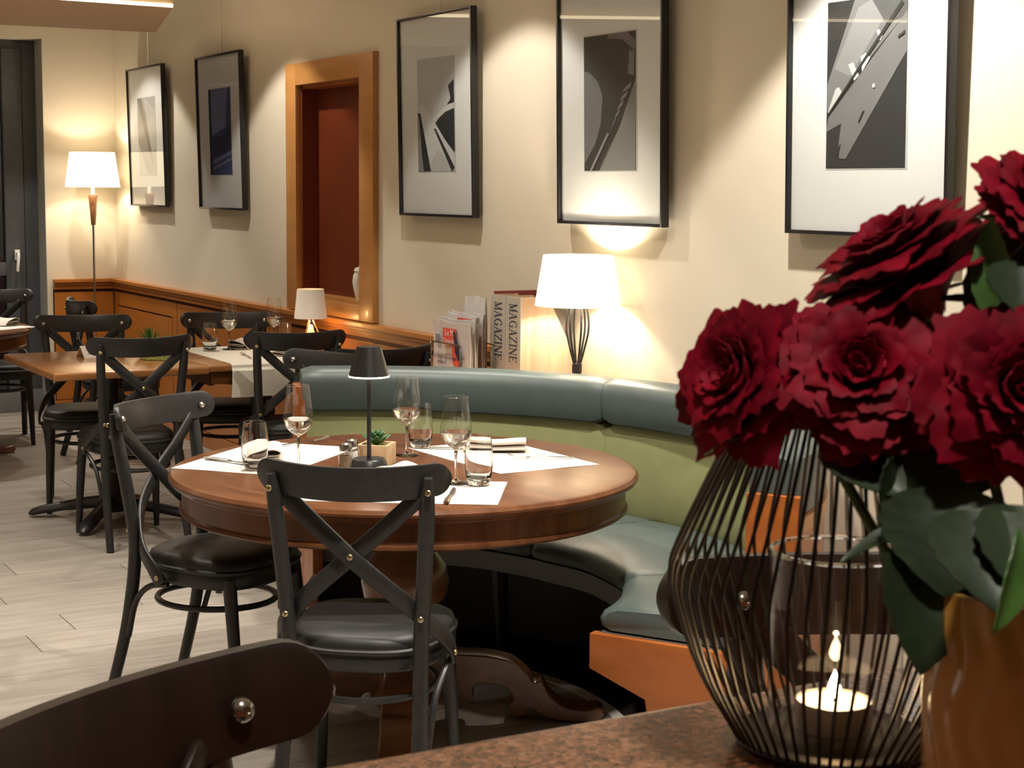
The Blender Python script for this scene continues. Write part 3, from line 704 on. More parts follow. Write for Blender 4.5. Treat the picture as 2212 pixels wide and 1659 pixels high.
# ------------------------------------------------------------------ curved banquette
BC = Vector((1.88, 4.32, 0))
A0, A1 = 17.0, 149.0
bq = thing('curved_banquette', 'curved green and teal leather banquette with honey wood ends around table', 'banquette', (0, 0, 0))
def bp(az, r, z): q = BC+poldir(az)*r; return Vector((q.x, q.y, z))
FRT = [(10, 0.655), (50, 0.66), (69, 0.68), (85, 0.70), (102, 0.755), (124, 0.81), (149, 0.82), (160, 0.82)]
def front_r(az):
    # distance of the seat's front edge from the bench centre, eased between measured directions
    for (a, r_), (c_, q) in zip(FRT, FRT[1:]):
        if az <= c_:
            t = (az-a)/(c_-a); t = t*t*(3-2*t)*0.5+t*0.5
            return r_+(q-r_)*t
    return FRT[-1][1]
def arc_solid(name, mat, a0, a1, section, par, n=24, pinch=0.0, bev=0.0, ang=45):
    # section(az) -> list of (r, z)
    vs = []; k = None
    for i in range(n+1):
        a = a0+(a1-a0)*i/n; sec = section(a)
        f = 0.0
        if pinch:
            e = min(i, n-i)/n*(a1-a0); f = pinch*max(0.0, 1-e/2.2)**2
        k = len(sec); cr_ = sum(q[0] for q in sec)/k; cz = sum(q[1] for q in sec)/k
        vs += [bp(a, r+(cr_-r)*f, z+(cz-z)*f) for r, z in sec]
    fs = [(i*k+j, i*k+(j+1) % k, (i+1)*k+(j+1) % k, (i+1)*k+j) for i in range(n) for j in range(k)]
    fs += [tuple(range(k)), tuple(n*k+j for j in range(k-1, -1, -1))]
    return MB().add(vs, fs).build(name, mat, par, ang=ang)
segs = [(A0, 69.0), (69.0, 112.0), (112.0, A1)]
for a, c_ in segs:
    arc_solid('head_cushion', 'teal_leather', a+0.03, c_-0.03, lambda z: [(1.262, 0.742), (1.236, 0.752), (1.224, 0.785), (1.224, 0.845), (1.236, 0.882), (1.262, 0.899), (1.30, 0.903), (1.335, 0.898), (1.352, 0.885), (1.356, 0.85), (1.356, 0.745)], bq, 30, 0.17)
    arc_solid('back_cushion', 'green_leather', a+0.02, c_-0.02, lambda z: [(1.30, 0.42), (1.262, 0.425), (1.250, 0.46), (1.248, 0.56), (1.256, 0.70), (1.268, 0.742), (1.30, 0.752)], bq, 30, 0.10)
ssegs = [(A0, 46.0), (46.0, 80.0), (80.0, 121.0), (121.0, A1)]
for a, c_ in ssegs:
    def ssec(z):
        f = front_r(z)
        return [(f+0.02, 0.388), (f+0.0, 0.398), (f-0.006, 0.418), (f+0.006, 0.438), (f+0.04, 0.452), (f+0.2, 0.460), (1.20, 0.455), (1.26, 0.44), (1.26, 0.388)]
    arc_solid('seat_cushion', 'teal_leather', a+0.12, c_-0.12, ssec, bq, 26, 0.13)
arc_solid('seat_fascia', 'grey_panel', A0, A1, lambda z: [(front_r(z)+0.016, 0.325), (front_r(z)+0.010, 0.328), (front_r(z)+0.010, 0.387), (1.26, 0.387), (1.26, 0.365), (front_r(z)+0.035, 0.365), (front_r(z)+0.035, 0.325)], bq, 50)
arc_solid('under_seat_shade', 'iron', A0+0.6, A1-3, lambda z: [(1.06, 0.007), (1.08, 0.007), (1.08, 0.364), (1.06, 0.364)], bq, 50)  # dark sheet added to stand in for the shade under the seat
arc_solid('back_shell', 'bench_wood', A0+0.6, A1-0.6, lambda z: [(1.30, 0.02), (1.355, 0.02), (1.355, 0.742), (1.30, 0.742)], bq, 60)
arc_solid('back_trim', 'niche_wood', A0+0.6, A1-0.6, lambda z: [(1.355, 0.70), (1.362, 0.70), (1.362, 0.738), (1.355, 0.738)], bq, 60)
for az in (A0, A1):
    sgn = -1 if az == A0 else 1
    d = poldir(az); tn = Vector((d.y, -d.x, 0))*sgn
    fr = front_r(az)
    def ep(a, b, q): v_ = BC+d*a+tn*q; return Vector((v_.x, v_.y, b))
    top = 0.835 if az == A0 else 0.80
    MB().prism([(1.235, 0.02), (1.375, 0.02), (1.375, top), (1.235, top)], -0.012, 0.022, ep).build('end_panel', 'bench_wood', bq, bev=0.003)
    MB().prism([(fr-0.012, 0.385), (1.235, 0.385), (1.235, 0.02), (fr+0.19, 0.02), (fr+0.15, 0.23), (fr-0.012, 0.29)], -0.012, 0.022, ep).build('end_panel', 'bench_wood', bq, bev=0.003)
for az in (30, 62, 95, 128):
    r_ = front_r(az)+0.15
    p1 = bp(az, r_, 0.365); p0 = bp(az, r_+0.03, 0.004)
    MB().tube([p0, p1], [0.02, 0.03], 8).build('leg', 'iron', bq)
# the floor under the bench: dark boards edged by a pale curved strip
SCN, SRD = Vector((1.75, 4.22, 0)), 0.872
def strip_r(az):
    d = poldir(az); o = BC-SCN; b_ = o.dot(d); c_ = o.dot(o)-SRD*SRD
    return -b_+math.sqrt(b_*b_-c_)
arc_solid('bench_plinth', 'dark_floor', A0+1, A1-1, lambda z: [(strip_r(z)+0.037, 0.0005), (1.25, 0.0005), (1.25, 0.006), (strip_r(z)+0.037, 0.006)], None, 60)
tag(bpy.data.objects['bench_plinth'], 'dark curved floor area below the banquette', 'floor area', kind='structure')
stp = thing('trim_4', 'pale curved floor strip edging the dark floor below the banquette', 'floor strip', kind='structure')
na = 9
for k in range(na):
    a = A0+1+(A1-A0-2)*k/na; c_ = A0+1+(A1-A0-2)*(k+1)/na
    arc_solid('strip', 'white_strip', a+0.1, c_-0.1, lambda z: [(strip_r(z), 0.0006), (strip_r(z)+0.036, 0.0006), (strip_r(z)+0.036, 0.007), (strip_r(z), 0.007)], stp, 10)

# ledge behind the banquette
lp = [(BC+poldir(a)*1.368) for a in range(22, 74, 3)]
poly = [(p.x, p.y) for p in lp]+[(WALLX-0.001, lp[-1].y), (WALLX-0.001, 5.775), (lp[0].x, 5.775)]
tag(MB().prism(poly, 0.805, 0.84, lambda a, b, d: (a, b, d)).build('corner_ledge', 'honey_wood', smooth=False), 'honey wood ledge between the banquette back and the wall', 'ledge', kind='structure')
LZ = 0.8405

# ------------------------------------------------------------------ lamps
def shade(mb, r0, r1, z0, z1, th=0.003, seg=40):
    return mb.lathe([(r0, z0), (r1, z1), (r1-th, z1), (r0-th, z0), (r0, z0)], seg, caps=False)
fl = thing('floor_lamp', 'floor lamp with glowing cream shade in the far corner', 'lamp', (3.012, 11.0, 0))
MB().lathe([(0.0, 0.0), (0.14, 0.0), (0.14, 0.012), (0.02, 0.022), (0.0, 0.022)], 28).build('base', 'steel', fl)
MB().tube([(0, 0, 0.02), (0, 0, 1.29)], 0.008).build('pole', 'steel', fl)
MB().lathe([(0.0, 1.28), (0.015, 1.28), (0.03, 1.478), (0.026, 1.485), (0.0, 1.485)], 20).build('wooden_neck', 'pedestal_wood', fl)
MB().tube([(0, 0, 1.48), (0, 0, 1.57)], 0.012).build('socket', 'white_plastic', fl)
shade(MB(), 0.178, 0.146, 1.528, 1.757).build('shade', 'shade_glow_far', fl)
MB().lathe([(0.0, 1.568), (0.014, 1.575), (0.018, 1.595), (0.012, 1.612), (0.0, 1.616)], 14).build('bulb', 'bulb', fl)
lamp_light('floor_lamp_light', 'POINT', (0.0, 0, 1.655), 6.5, WARM2, fl, shadow_soft_size=0.025)

bl = thing('table_lamp', 'table lamp with glowing white shade and black wire cage stem on ledge', 'lamp', (3.092, 5.018, LZ))
MB().lathe([(0.0, 0.0), (0.038, 0.0), (0.038, 0.006), (0.014, 0.012), (0.0, 0.012)], 24).build('base', 'iron', bl)
MB().lathe([(0.0, 0.01), (0.012, 0.01), (0.010, 0.045), (0.018, 0.055), (0.018, 0.085), (0.0, 0.09)], 16).build('collar', 'iron', bl)
for k in range(6):
    a = 2*PI*k/6+0.3; c_, s_ = math.cos(a), math.sin(a)
    MB().tube(cr([(0.010*c_, 0.010*s_, 0.08), (0.026*c_, 0.026*s_, 0.14), (0.040*c_, 0.040*s_, 0.21), (0.034*c_, 0.034*s_, 0.28), (0.012*c_, 0.012*s_, 0.345)], 5), 0.0042, 6).build('cage_wire', 'iron', bl)
MB().tube([(0, 0, 0.315), (0, 0, 0.34)], 0.012).build('socket', 'iron', bl)
shade(MB(), 0.153, 0.125, 0.292, 0.470).build('shade', 'shade_glow', bl)
MB().lathe([(0.0, 0.335), (0.014, 0.342), (0.017, 0.355), (0.01, 0.366), (0.0, 0.368)], 14).build('bulb', 'bulb', bl)
lamp_light('table_lamp_light', 'POINT', (0, 0, 0.40), 11, WARM2, bl, shadow_soft_size=0.025)

wl = thing('table_lamp', 'small white shaded table lamp with copper wire base below niche', 'lamp', (3.07, 7.42, 0.752))
for k in range(3):
    a = R(90+120*k); c_, s_ = math.cos(a), math.sin(a)
    MB().tube([(0.08*c_, 0.08*s_, 0.004), (0.008*c_, 0.008*s_, 0.165)], 0.004, 6).build('wire_leg', 'copper', wl)
MB().tube([(0.08*math.cos(2*PI*k/24), 0.08*math.sin(2*PI*k/24), 0.004) for k in range(24)], 0.004, 6, True).build('base_ring', 'copper', wl)
MB().tube([(0, 0, 0.155), (0, 0, 0.20)], 0.012).build('socket', 'copper', wl)
shade(MB(), 0.079, 0.064, 0.165, 0.305, 0.002).build('shade', 'shade_dim', wl)
MB().lathe([(0.0, 0.05), (0.014, 0.06), (0.02, 0.09), (0.01, 0.13), (0.0, 0.135)], 12).build('bulb', 'amber_light', wl)
lamp_light('small_lamp_light', 'POINT', (0, 0, 0.14), 1.6, (1.0, 0.55, 0.2), wl, shadow_soft_size=0.02)

TZ = 0.7455
kl = thing('cordless_lamp', 'black cordless table lamp with conical shade on the round table', 'lamp', (1.907, 4.192, TZ))
MB().lathe([(0.0, 0.0), (0.056, 0.0), (0.056, 0.002), (0.048, 0.042), (0.044, 0.046), (0.0, 0.046)], 36).build('base', 'lamp_black', kl)
MB().tube([(0, 0, 0.045), (0, 0, 0.29)], 0.0062, 14).build('stem', 'lamp_black', kl)
shade(MB(), 0.057, 0.034, 0.276, 0.358, 0.0015, 40).build('shade', 'lamp_black', kl)
MB().lathe([(0.0, 0.3585), (0.0335, 0.3585), (0.0335, 0.357), (0.0, 0.357)], 36).build('shade_cap', 'lamp_black', kl)
MB().lathe([(0.052, 0.2745), (0.0565, 0.2745), (0.0572, 0.2785), (0.052, 0.2785), (0.052, 0.2745)], 40, caps=False).build('light_ring', 'led_white', kl)
lamp_light('cordless_lamp_light', 'SPOT', (0, 0, 0.283), 0.7, (1.0, 0.86, 0.66), kl, spot_size=R(150), spot_blend=0.5, shadow_soft_size=0.03)

# ------------------------------------------------------------------ table ware
def make_wine_glass(label, loc):
    t = thing('wine_glass', label, 'wine glass', loc, group='wine glasses')
    o_ = [(0.0048, 0.085), (0.0075, 0.092), (0.022, 0.102), (0.036, 0.118), (0.0425, 0.138), (0.0418, 0.160), (0.037, 0.195), (0.0325, 0.235)]
    MB().lathe([(r_, z_) for r_, z_ in o_], 36).v
    mb = MB(); prof = o_[1:]
    n = 36; vs = [(r_*math.cos(2*PI*j/n), r_*math.sin(2*PI*j/n), z_) for r_, z_ in [(p.x, p.y) for p in cr([(a, b, 0) for a, b in prof], 4)] for j in range(n)]
    k = len(vs)//n
    mb.add(vs, [(i*n+j, i*n+(j+1) % n, (i+1)*n+(j+1) % n, (i+1)*n+j) for i in range(k-1) for j in range(n)])
    mb.build('bowl', 'glass_bowl', t, ang=80)
    MB().tube([(0.0325*math.cos(2*PI*k/36), 0.0325*math.sin(2*PI*k/36), 0.235) for k in range(36)], 0.0006, 6, True).build('rim', 'glass_solid', t)
    q = [(0.0, 0.0905), (0.0065, 0.0925), (0.0215, 0.103), (0.035, 0.1185), (0.0412, 0.1375), (0.0410, 0.1400), (0.038, 0.1385), (0.0, 0.1375)]
    MB().lathe(q, 36).build('reflection_fill', 'glass_solid', t, ang=60)  # solid fill added to imitate the bright reflection in the lower bowl
    MB().lathe([(0.0, 0.0), (0.036, 0.0), (0.036, 0.001), (0.012, 0.0045), (0.0045, 0.010), (0.0034, 0.03), (0.0034, 0.07), (0.0055, 0.088), (0.0, 0.0895)], 28).build('stem', 'glass_solid', t, ang=50)
    return t
def make_tumbler(label, loc):
    t = thing('tumbler', label, 'tumbler', loc, group='water tumblers')
    oc = [(p.x, p.y) for p in cr([(0.0285, 0.003, 0), (0.033, 0.015, 0), (0.0375, 0.045, 0), (0.0385, 0.08, 0), (0.0350, 0.116, 0), (0.0325, 0.135, 0)], 4)]
    ic = [(p.x, p.y) for p in cr([(0.0315, 0.1352, 0), (0.0338, 0.116, 0), (0.0368, 0.08, 0), (0.0345, 0.045, 0), (0.026, 0.022, 0), (0.010, 0.017, 0)], 4)]
    MB().lathe([(0.0, 0.0), (0.0255, 0.0)]+oc+ic+[(0.0, 0.0165)], 36).build('glass_body', 'glass_solid', t, ang=60)
    return t
MT = TZ+0.0022
g0 = make_wine_glass('wine glass on the left placemat of the round table', (1.773, 4.38, TZ+0.0022))
dup(g0, 'wine glass standing directly right of the succulent box on the round table', (2.15, 4.454, TZ))
dup(g0, 'wine glass beside the tumbler at the front placemat of the round table', (2.059, 3.96, MT))
RZ = 0.7512
dup(g0, 'wine glass next to the rolled napkin on the white runner', (2.775, 7.74, RZ))
dup(g0, 'wine glass left of the white table lamp on the runner', (3.05, 7.85, RZ))
t0 = make_tumbler('water tumbler in front of the rolled napkin on the left placemat', (1.651, 4.405, MT))
dup(t0, 'water tumbler behind the wine glass at the back of the round table', (2.250, 4.565, MT))
dup(t0, 'water tumbler at the front right of the round table', (2.100, 3.905, MT))
dup(t0, 'water tumbler at the left end of the white runner', (2.665, 7.71, RZ))
dup(t0, 'water tumbler left of the copper lamp base on the runner', (3.0, 7.58, RZ))

def placemat(label, c_, az, z=TZ):
    def fn(u, v):
        x, y = (u-0.5)*0.34, (v-0.5)*0.54
        return Vector((x, y, 0.0002+0.0008*math.sin(u*5+v*3)**2))
    o = MB().grid(fn, 8, 10).build('placemat', 'placemat_paper', solid=0.0008)
    o.location = (c_[0], c_[1], z); o.rotation_euler = (0, 0, -R(az))
    return tag(o, label, 'placemat', 'white paper placemats')
placemat('white paper placemat at the left side of the round table', (1.764, 4.594), 48)
placemat('white paper placemat on the banquette side of the round table', (2.395, 4.315), 177)
placemat('white paper placemat at the front of the round table behind the chair back', (1.877, 3.924), 123.4)
placemat('white paper placemat on the far table by the glass door', (1.99, 9.62), 150)

def napkin(label, loc, az, L=0.19):
    path = cr([(0.045, 0, 0.003), (0.0, 0, 0.003), (-0.03, 0, 0.004), (-0.052, 0, 0.012), (-0.045, 0, 0.026), (-0.02, 0, 0.026), (0.02, 0, 0.020), (0.025, 0, 0.026), (-0.01, 0, 0.031), (-0.045, 0, 0.034), (-0.056, 0, 0.048), (-0.035, 0, 0.060), (0.0, 0, 0.052), (0.035, 0, 0.034), (0.05, 0, 0.012), (0.056, 0, 0.006)], 5)
    mb = MB(); n = len(path)
    def fn(u, v):
        p = path[min(n-1, round(u*(n-1)))]
        w_ = 1+0.05*math.sin(v*4)
        return Vector((p.x*w_, (v-0.5)*L, p.z*0.72*(0.93+0.07*math.cos(v*6))))
    mb.grid(fn, n-1, 8)
    o = mb.build('napkin', 'linen', solid=0.0022, ang=80)
    o.location = loc; o.rotation_euler = (0, 0, -R(az))
    return tag(o, label, 'napkin', 'folded linen napkins')
napkin('rolled beige napkin on the left placemat of the round table', (1.725, 4.54, MT+0.001), 202, 0.17)
napkin('folded cream napkin on the banquette side placemat', (2.425, 4.41, MT+0.001), 298, 0.19)
napkin('cream napkin half hidden behind the front chair rail', (1.945, 4.05, MT+0.001), 60, 0.12)
napkin('rolled cream napkin lying on the white runner', (2.86, 7.78, RZ), 40, 0.16)
napkin('cream napkin beside the lamp on the runner, behind a chair back', (2.93, 7.35, RZ), 60, 0.14)
napkin('rolled white napkin on the far table by the glass door', (2.10, 9.66, TZ+0.003), 150, 0.2)

def fork(label, loc, az, tilt=0.0):
    t = thing('fork', label, 'fork', loc, az, 'forks')
    t.rotation_euler = (R(tilt), 0, -R(az))
    pts = cr([(0, -0.10, 0.003), (0, -0.04, 0.004), (0, 0.0, 0.006), (0, 0.03, 0.003), (0, 0.045, 0.003)], 5)
    MB().sweep(pts, [(math.cos(2*PI*j/8), math.sin(2*PI*j/8)) for j in range(8)], None, False, [(0.0055-0.0030*min(1, i/10)+0.006*max(0, (i-14)/6), 0.0016) for i in range(len(pts))]).build('handle', 'steel', t)
    for k in range(4):
        x = (k-1.5)*0.0058
        MB().tube(cr([(x*0.8, 0.043, 0.003), (x, 0.062, 0.003), (x, 0.082, 0.006), (x, 0.098, 0.011)], 4), 0.0013, 6).build('tine', 'steel', t)
    return t
fork('fork on the left placemat, behind the rolled napkin', (1.965, 4.80, MT+0.001), 70)
fork('fork in front of the folded napkin on the banquette side placemat', (2.475, 4.215, MT+0.001), 300)
fork('fork on the white runner beside the tumbler', (2.725, 7.37, RZ+0.0012), 8)
def knife(label, loc, az):
    t = thing('knife', label, 'knife', loc, az, 'table knives')
    MB().sweep([(0, -0.11, 0.0045), (0, -0.09, 0.005), (0, -0.02, 0.0045), (0, -0.005, 0.004)], [(math.cos(2*PI*j/10), math.sin(2*PI*j/10)) for j in range(10)], None, False, [(0.007, 0.003), (0.0085, 0.0042), (0.006, 0.0036), (0.004, 0.003)]).build('handle', 'steel', t)
    MB().prism([(-0.004, -0.008), (0.006, -0.005), (0.0095, 0.05), (0.006, 0.095), (-0.004, 0.11), (-0.005, 0.05)], 0.003, 0.0042, lambda a, b, d: (a, b, d)).build('blade', 'steel', t, smooth=False)
    return t
knife('table knife left of the tumbler on the left placemat', (1.635, 4.54, MT), 152)
knife('table knife partly under the folded napkin at the bench side', (2.335, 4.475, MT), 305)
knife('table knife at the front edge of the round table', (1.955, 3.79, MT), 33)

def shaker(name, label, loc, fill):
    t = thing(name, label, 'shaker', loc)
    rb = lambda a, z: 1.0+0.035*math.cos(a*12) if z < 0.055 else 1.0
    MB().lathe([(0.0, 0.0), (0.0195, 0.0), (0.021, 0.004), (0.020, 0.052), (0.0165, 0.060), (0.0165, 0.064), (0.0, 0.064)], 48, ribs=rb).build('glass_body', 'glass_bowl', t, ang=70)
    MB().lathe([(0.0, 0.003), (0.0175, 0.003), (0.0172, 0.046), (0.0, 0.047)], 24).build('filling', fill, t)
    MB().lathe([(0.0, 0.0605), (0.0185, 0.0605), (0.0185, 0.072), (0.0165, 0.079), (0.008, 0.083), (0.0, 0.0835)], 28).build('cap', 'steel', t)
shaker('pepper_shaker', 'glass pepper shaker with steel cap and brown filling beside the black lamp', (1.868, 4.263, TZ), 'pepper_brown')
shaker('salt_shaker', 'glass salt shaker with steel cap and white filling behind the pepper shaker', (1.912, 4.322, TZ), 'salt_white')

sb = thing('succulent_box', 'green succulent in a square pine box on the round table', 'potted plant', (1.998, 4.340, TZ), 42)
h_ = 0.045
for s in (-1, 1):
    MB().box(-h_, h_, s*h_-0.004*s-0.004, s*h_-0.004*s+0.004, 0, 0.062).build('box_side', 'pine', sb, bev=0.001)
    MB().box(s*h_-0.004*s-0.004, s*h_-0.004*s+0.004, -h_+0.008, h_-0.008, 0, 0.062).build('box_side', 'pine', sb, bev=0.001)
MB().box(-h_+0.008, h_-0.008, -h_+0.008, h_-0.008, 0.002, 0.054).build('soil', 'moss', sb)
def leaf_blade(L, W, curl, fold=0.25, nu=4, nv=8, thick=0.002):
    def fn(u, v):
        s = (u-0.5)*2; wd = W*math.sin(PI*min(1, v*0.92+0.04))**0.8*(1-0.15*v)
        return Vector((s*wd, L*v, curl*v*v*L+abs(s)*fold*wd))
    return MB().grid(fn, nu, nv)
for ring, (cnt, L, el) in enumerate(((9, 0.050, 22), (8, 0.043, 42), (6, 0.034, 62), (4, 0.026, 78))):
    me = leaf_blade(L, 0.011, 0.25).mesh('leaf', 'succulent', solid=-0.003, ang=80)
    for k in range(cnt):
        o = link('leaf', me, sb); o.location = (0, 0, 0.056+ring*0.004)
        o.rotation_euler = (R(el), 0, 2*PI*k/cnt+ring*0.5)
# plant and place card on the oak table
pt = thing('potted_plant', 'spiky green plant with moss in a pale shell bowl on the oak table', 'potted plant', (2.335, 7.58, 0.7455))
MB().lathe([(0.0, 0.0), (0.03, 0.0), (0.062, 0.02), (0.075, 0.045), (0.07, 0.045), (0.055, 0.02), (0.0, 0.012)], 24, ribs=lambda a, z: 1+0.05*math.cos(5*a)).build('bowl', 'ceramic', pt)
mo = MB()
mo.grid(lambda u, v: Vector((0.085*v*math.cos(2*PI*u)*(1+0.12*math.sin(7*2*PI*u)), 0.085*v*math.sin(2*PI*u)*(1+0.12*math.sin(7*2*PI*u)), 0.024*(1-v*v)+0.002)), 28, 4)
mo_o = mo.build('moss', 'moss', pt, ang=80); mo_o.location = (0.01, -0.09, 0.0)
MB().grid(lambda u, v: Vector((0.062*v*math.cos(2*PI*u), 0.062*v*math.sin(2*PI*u), 0.040+0.012*(1-v*v))), 20, 4).build('soil', 'moss', pt, ang=80)
for k in range(26):
    L = random.uniform(0.075, 0.125); a = 2*PI*k*0.381966; tilt = random.uniform(12, 62)
    me = leaf_blade(L, 0.006, random.uniform(-0.3, 0.1), 0.3, 2, 5).mesh('leaf', 'spiky_green', solid=-0.001, ang=80)
    o = link('leaf', me, pt); o.location = (0, 0, 0.048); o.rotation_euler = (R(90-tilt), 0, a)
MB().lathe([(0.0, 0.0), (0.02, 0.004), (0.026, 0.024), (0.018, 0.046), (0.0, 0.055)], 16).build('pebble', 'ceramic', pt).location = (-0.055, 0.02, 0.035)
pc = thing('place_card', 'white folded place card standing on the oak table', 'place card', (2.085, 7.70, 0.7455), 350)
MB().prism([(0.0, 0.052), (0.045, 0.0), (0.0465, 0.0), (0.0, 0.0545), (-0.0465, 0.0), (-0.045, 0.0)], -0.055, 0.055, lambda a, b, d: (d, a, b)).build('card', 'paper_white', pc, smooth=False)
fm = (Vector((-0.0465, 0, 0)), Vector((0, 0, 0.0545)))
for k, (tx, ww) in enumerate(((-0.03, 0.02), (-0.005, 0.014), (0.015, 0.018))):
    MB().box(tx, tx+ww, -0.0005, 0.0005, 0.0, 0.006, Matrix.Translation((0, -0.0325, 0.0168)) @ Matrix.Rotation(-math.atan2(0.0465, 0.0545), 4, 'X')).build('handwriting', 'print_grey', pc, smooth=False)

# ------------------------------------------------------------------ newspapers, magazine files
NEWS = [(2.872, 5.405, 5.705, 1.042, 0), (2.900, 5.425, 5.70, 1.052, 2), (2.926, 5.45, 5.70, 1.068, -2), (2.950, 5.46, 5.70, 1.076, 2), (2.975, 5.485, 5.65, 1.135, -1)]
nlabels = ['folded newspaper with red masthead at the front of the rack', 'folded newspaper second from the front of the rack', 'folded newspaper in the middle of the rack', 'folded newspaper second from the back of the rack', 'tallest folded newspaper at the back of the rack']
def text(s, size, mat, parent, loc, rot, name='lettering', sx=1.0):
    c_ = bpy.data.curves.new(name, 'FONT'); c_.body = s; c_.size = size; c_.extrude = 0.0001; c_.resolution_u = 2
    c_.materials.append(MATS[mat])
    tmp = bpy.data.objects.new('temporary', c_); COL.objects.link(tmp)
    me = bpy.data.meshes.new_from_object(tmp.evaluated_get(bpy.context.evaluated_depsgraph_get()))
    bpy.data.objects.remove(tmp); bpy.data.curves.remove(c_)
    if not me.materials: me.materials.append(MATS[mat])
    o = link(name, me, parent); o.location = loc; o.rotation_euler = rot; o.scale = (sx, 1, 1)
    return o
for i, (x, ya, yb, zt, tw) in enumerate(NEWS):
    # local x runs along -Y (to the right as seen), front towards -X
    t = thing('newspaper', nlabels[i], 'newspaper', (x, (ya+yb)/2, LZ), 90, 'folded newspapers in the rack')
    t.rotation_euler = (0, 0, -PI/2+R(tw))
    W_ = yb-ya; H_ = zt-LZ; th = 0.011
    for k in range(3):
        def fn(u, v, k=k):
            return Vector(((u-0.5)*W_, -th/2+k*th/2.4+0.004*math.sin(v*4+k+i)*v+0.002*math.sin(u*9+i), v*(H_-0.004*k)+0.003*math.sin(u*8+k*2+i)*v))
        MB().grid(fn, 14, 8).build('page', 'newsprint' if k == 0 else 'newsprint_grey', t, solid=0.0025, ang=70)
    if i == 0:
        yf = -th/2-0.0085
        MB().box(-0.055, 0.055, yf, yf+0.0008, 0.115, 0.178).build('masthead', 'print_red', t, smooth=False)
        text('Le M', 0.034, 'paper_white', t, (-0.036, yf-0.0005, 0.150), (PI/2, 0, 0))
        text('Dimanche', 0.026, 'paper_white', t, (-0.05, yf-0.0005, 0.122), (PI/2, 0, 0), sx=0.85)
        MB().prism([(0.03, 0.165), (0.045, 0.17), (0.065, 0.13), (0.08, 0.12), (0.10, 0.07), (0.07, 0.06), (0.05, 0.09)], yf-0.001, yf, lambda a, b, d: (a, d, b)).build('front_photo', 'print_dark', t, smooth=False)
        MB().prism([(0.02, 0.11), (0.05, 0.11), (0.085, 0.06), (0.08, 0.03), (0.03, 0.045)], yf-0.0005, yf, lambda a, b, d: (a, d, b)).build('front_photo', 'print_red', t, smooth=False)
        MB().box(-0.115, -0.08, yf-0.0004, yf+0.0004, 0.115, 0.15).build('front_photo', 'print_grey', t, smooth=False)
        text('Les propriétaires achètent', 0.022, 'print_dark', t, (-0.125, yf-0.0015, 0.060), (PI/2, 0, 0), sx=0.78)
        text('en plus de', 0.022, 'print_dark', t, (-0.095, yf-0.0015, 0.040), (PI/2, 0, 0), sx=0.78)
    if i == 2: MB().box(-0.02, 0.10, -0.0135, -0.0125, H_-0.05, H_-0.012).build('masthead', 'print_red', t, smooth=False)
rk = thing('newspaper_rack', 'wire newspaper rack standing on the ledge behind the banquette', 'rack', (2.93, 5.55, LZ), 90)
for yy in (-0.092, -0.02, 0.05):
    xs_ = 0.118
    MB().tube(cr([(-xs_, yy, 0.0), (-xs_, yy, 0.11), (-xs_+0.012, yy, 0.122), (xs_-0.012, yy, 0.122), (xs_, yy, 0.11), (xs_, yy, 0.0)], 4), 0.0028, 6).build('wire_loop', 'steel', rk)
MB().box(-0.13, 0.13, -0.10, 0.09, 0.0, 0.004).build('tray', 'iron', rk, smooth=False)

# serif capitals as flat strokes (x0, y0, x1, y1, width); unit height 1
SER = 0.05
GL = {
 'M': (1.0, [(0.12, 0, 0.12, 1, .06), (0.12, 1, 0.50, 0.05, .15), (0.50, 0.05, 0.88, 1, .06), (0.88, 0, 0.88, 1, .15), (0, 0, 0.26, 0, SER), (0.72, 0, 1.02, 0, SER), (0, 1, 0.2, 1, SER), (0.82, 1, 1.02, 1, SER)]),
 'A': (0.9, [(0.12, 0, 0.45, 1, .06), (0.45, 1, 0.80, 0, .15), (0.24, 0.34, 0.66, 0.34, .05), (0, 0, 0.26, 0, SER), (0.62, 0, 0.94, 0, SER)]),
 'G': (0.95, [(0.80, 0.82, 0.62, 0.97, .06), (0.62, 0.97, 0.40, 0.97, .07), (0.40, 0.97, 0.17, 0.78, .10), (0.17, 0.78, 0.10, 0.5, .15), (0.10, 0.5, 0.17, 0.22, .15), (0.17, 0.22, 0.40, 0.03, .10), (0.40, 0.03, 0.65, 0.03, .07), (0.65, 0.03, 0.80, 0.12, .09), (0.80, 0.0, 0.80, 0.42, .14), (0.62, 0.42, 0.95, 0.42, SER), (0.80, 1.0, 0.80, 0.74, .05)]),
 'Z': (0.8, [(0.05, 0.97, 0.75, 0.97, .06), (0.70, 1, 0.10, 0, .15), (0.03, 0.03, 0.78, 0.03, .06), (0.05, 1, 0.05, 0.76, .05), (0.78, 0, 0.78, 0.26, .05)]),
 'I': (0.4, [(0.2, 0, 0.2, 1, .15), (0.03, 0, 0.37, 0, SER), (0.03, 1, 0.37, 1, SER)]),
 'N': (0.95, [(0.13, 0, 0.13, 1, .06), (0.10, 1, 0.82, 0, .15), (0.82, 0, 0.82, 1, .06), (0, 0, 0.28, 0, SER), (0, 1, 0.2, 1, SER), (0.68, 1, 0.96, 1, SER)]),
 'E': (0.8, [(0.17, 0, 0.17, 1, .15), (0.03, 0.97, 0.72, 0.97, .055), (0.03, 0.03, 0.76, 0.03, .055), (0.17, 0.52, 0.52, 0.52, .05), (0.72, 1, 0.72, 0.78, .05), (0.76, 0, 0.76, 0.24, .05), (0.52, 0.62, 0.52, 0.42, .045)]),
}
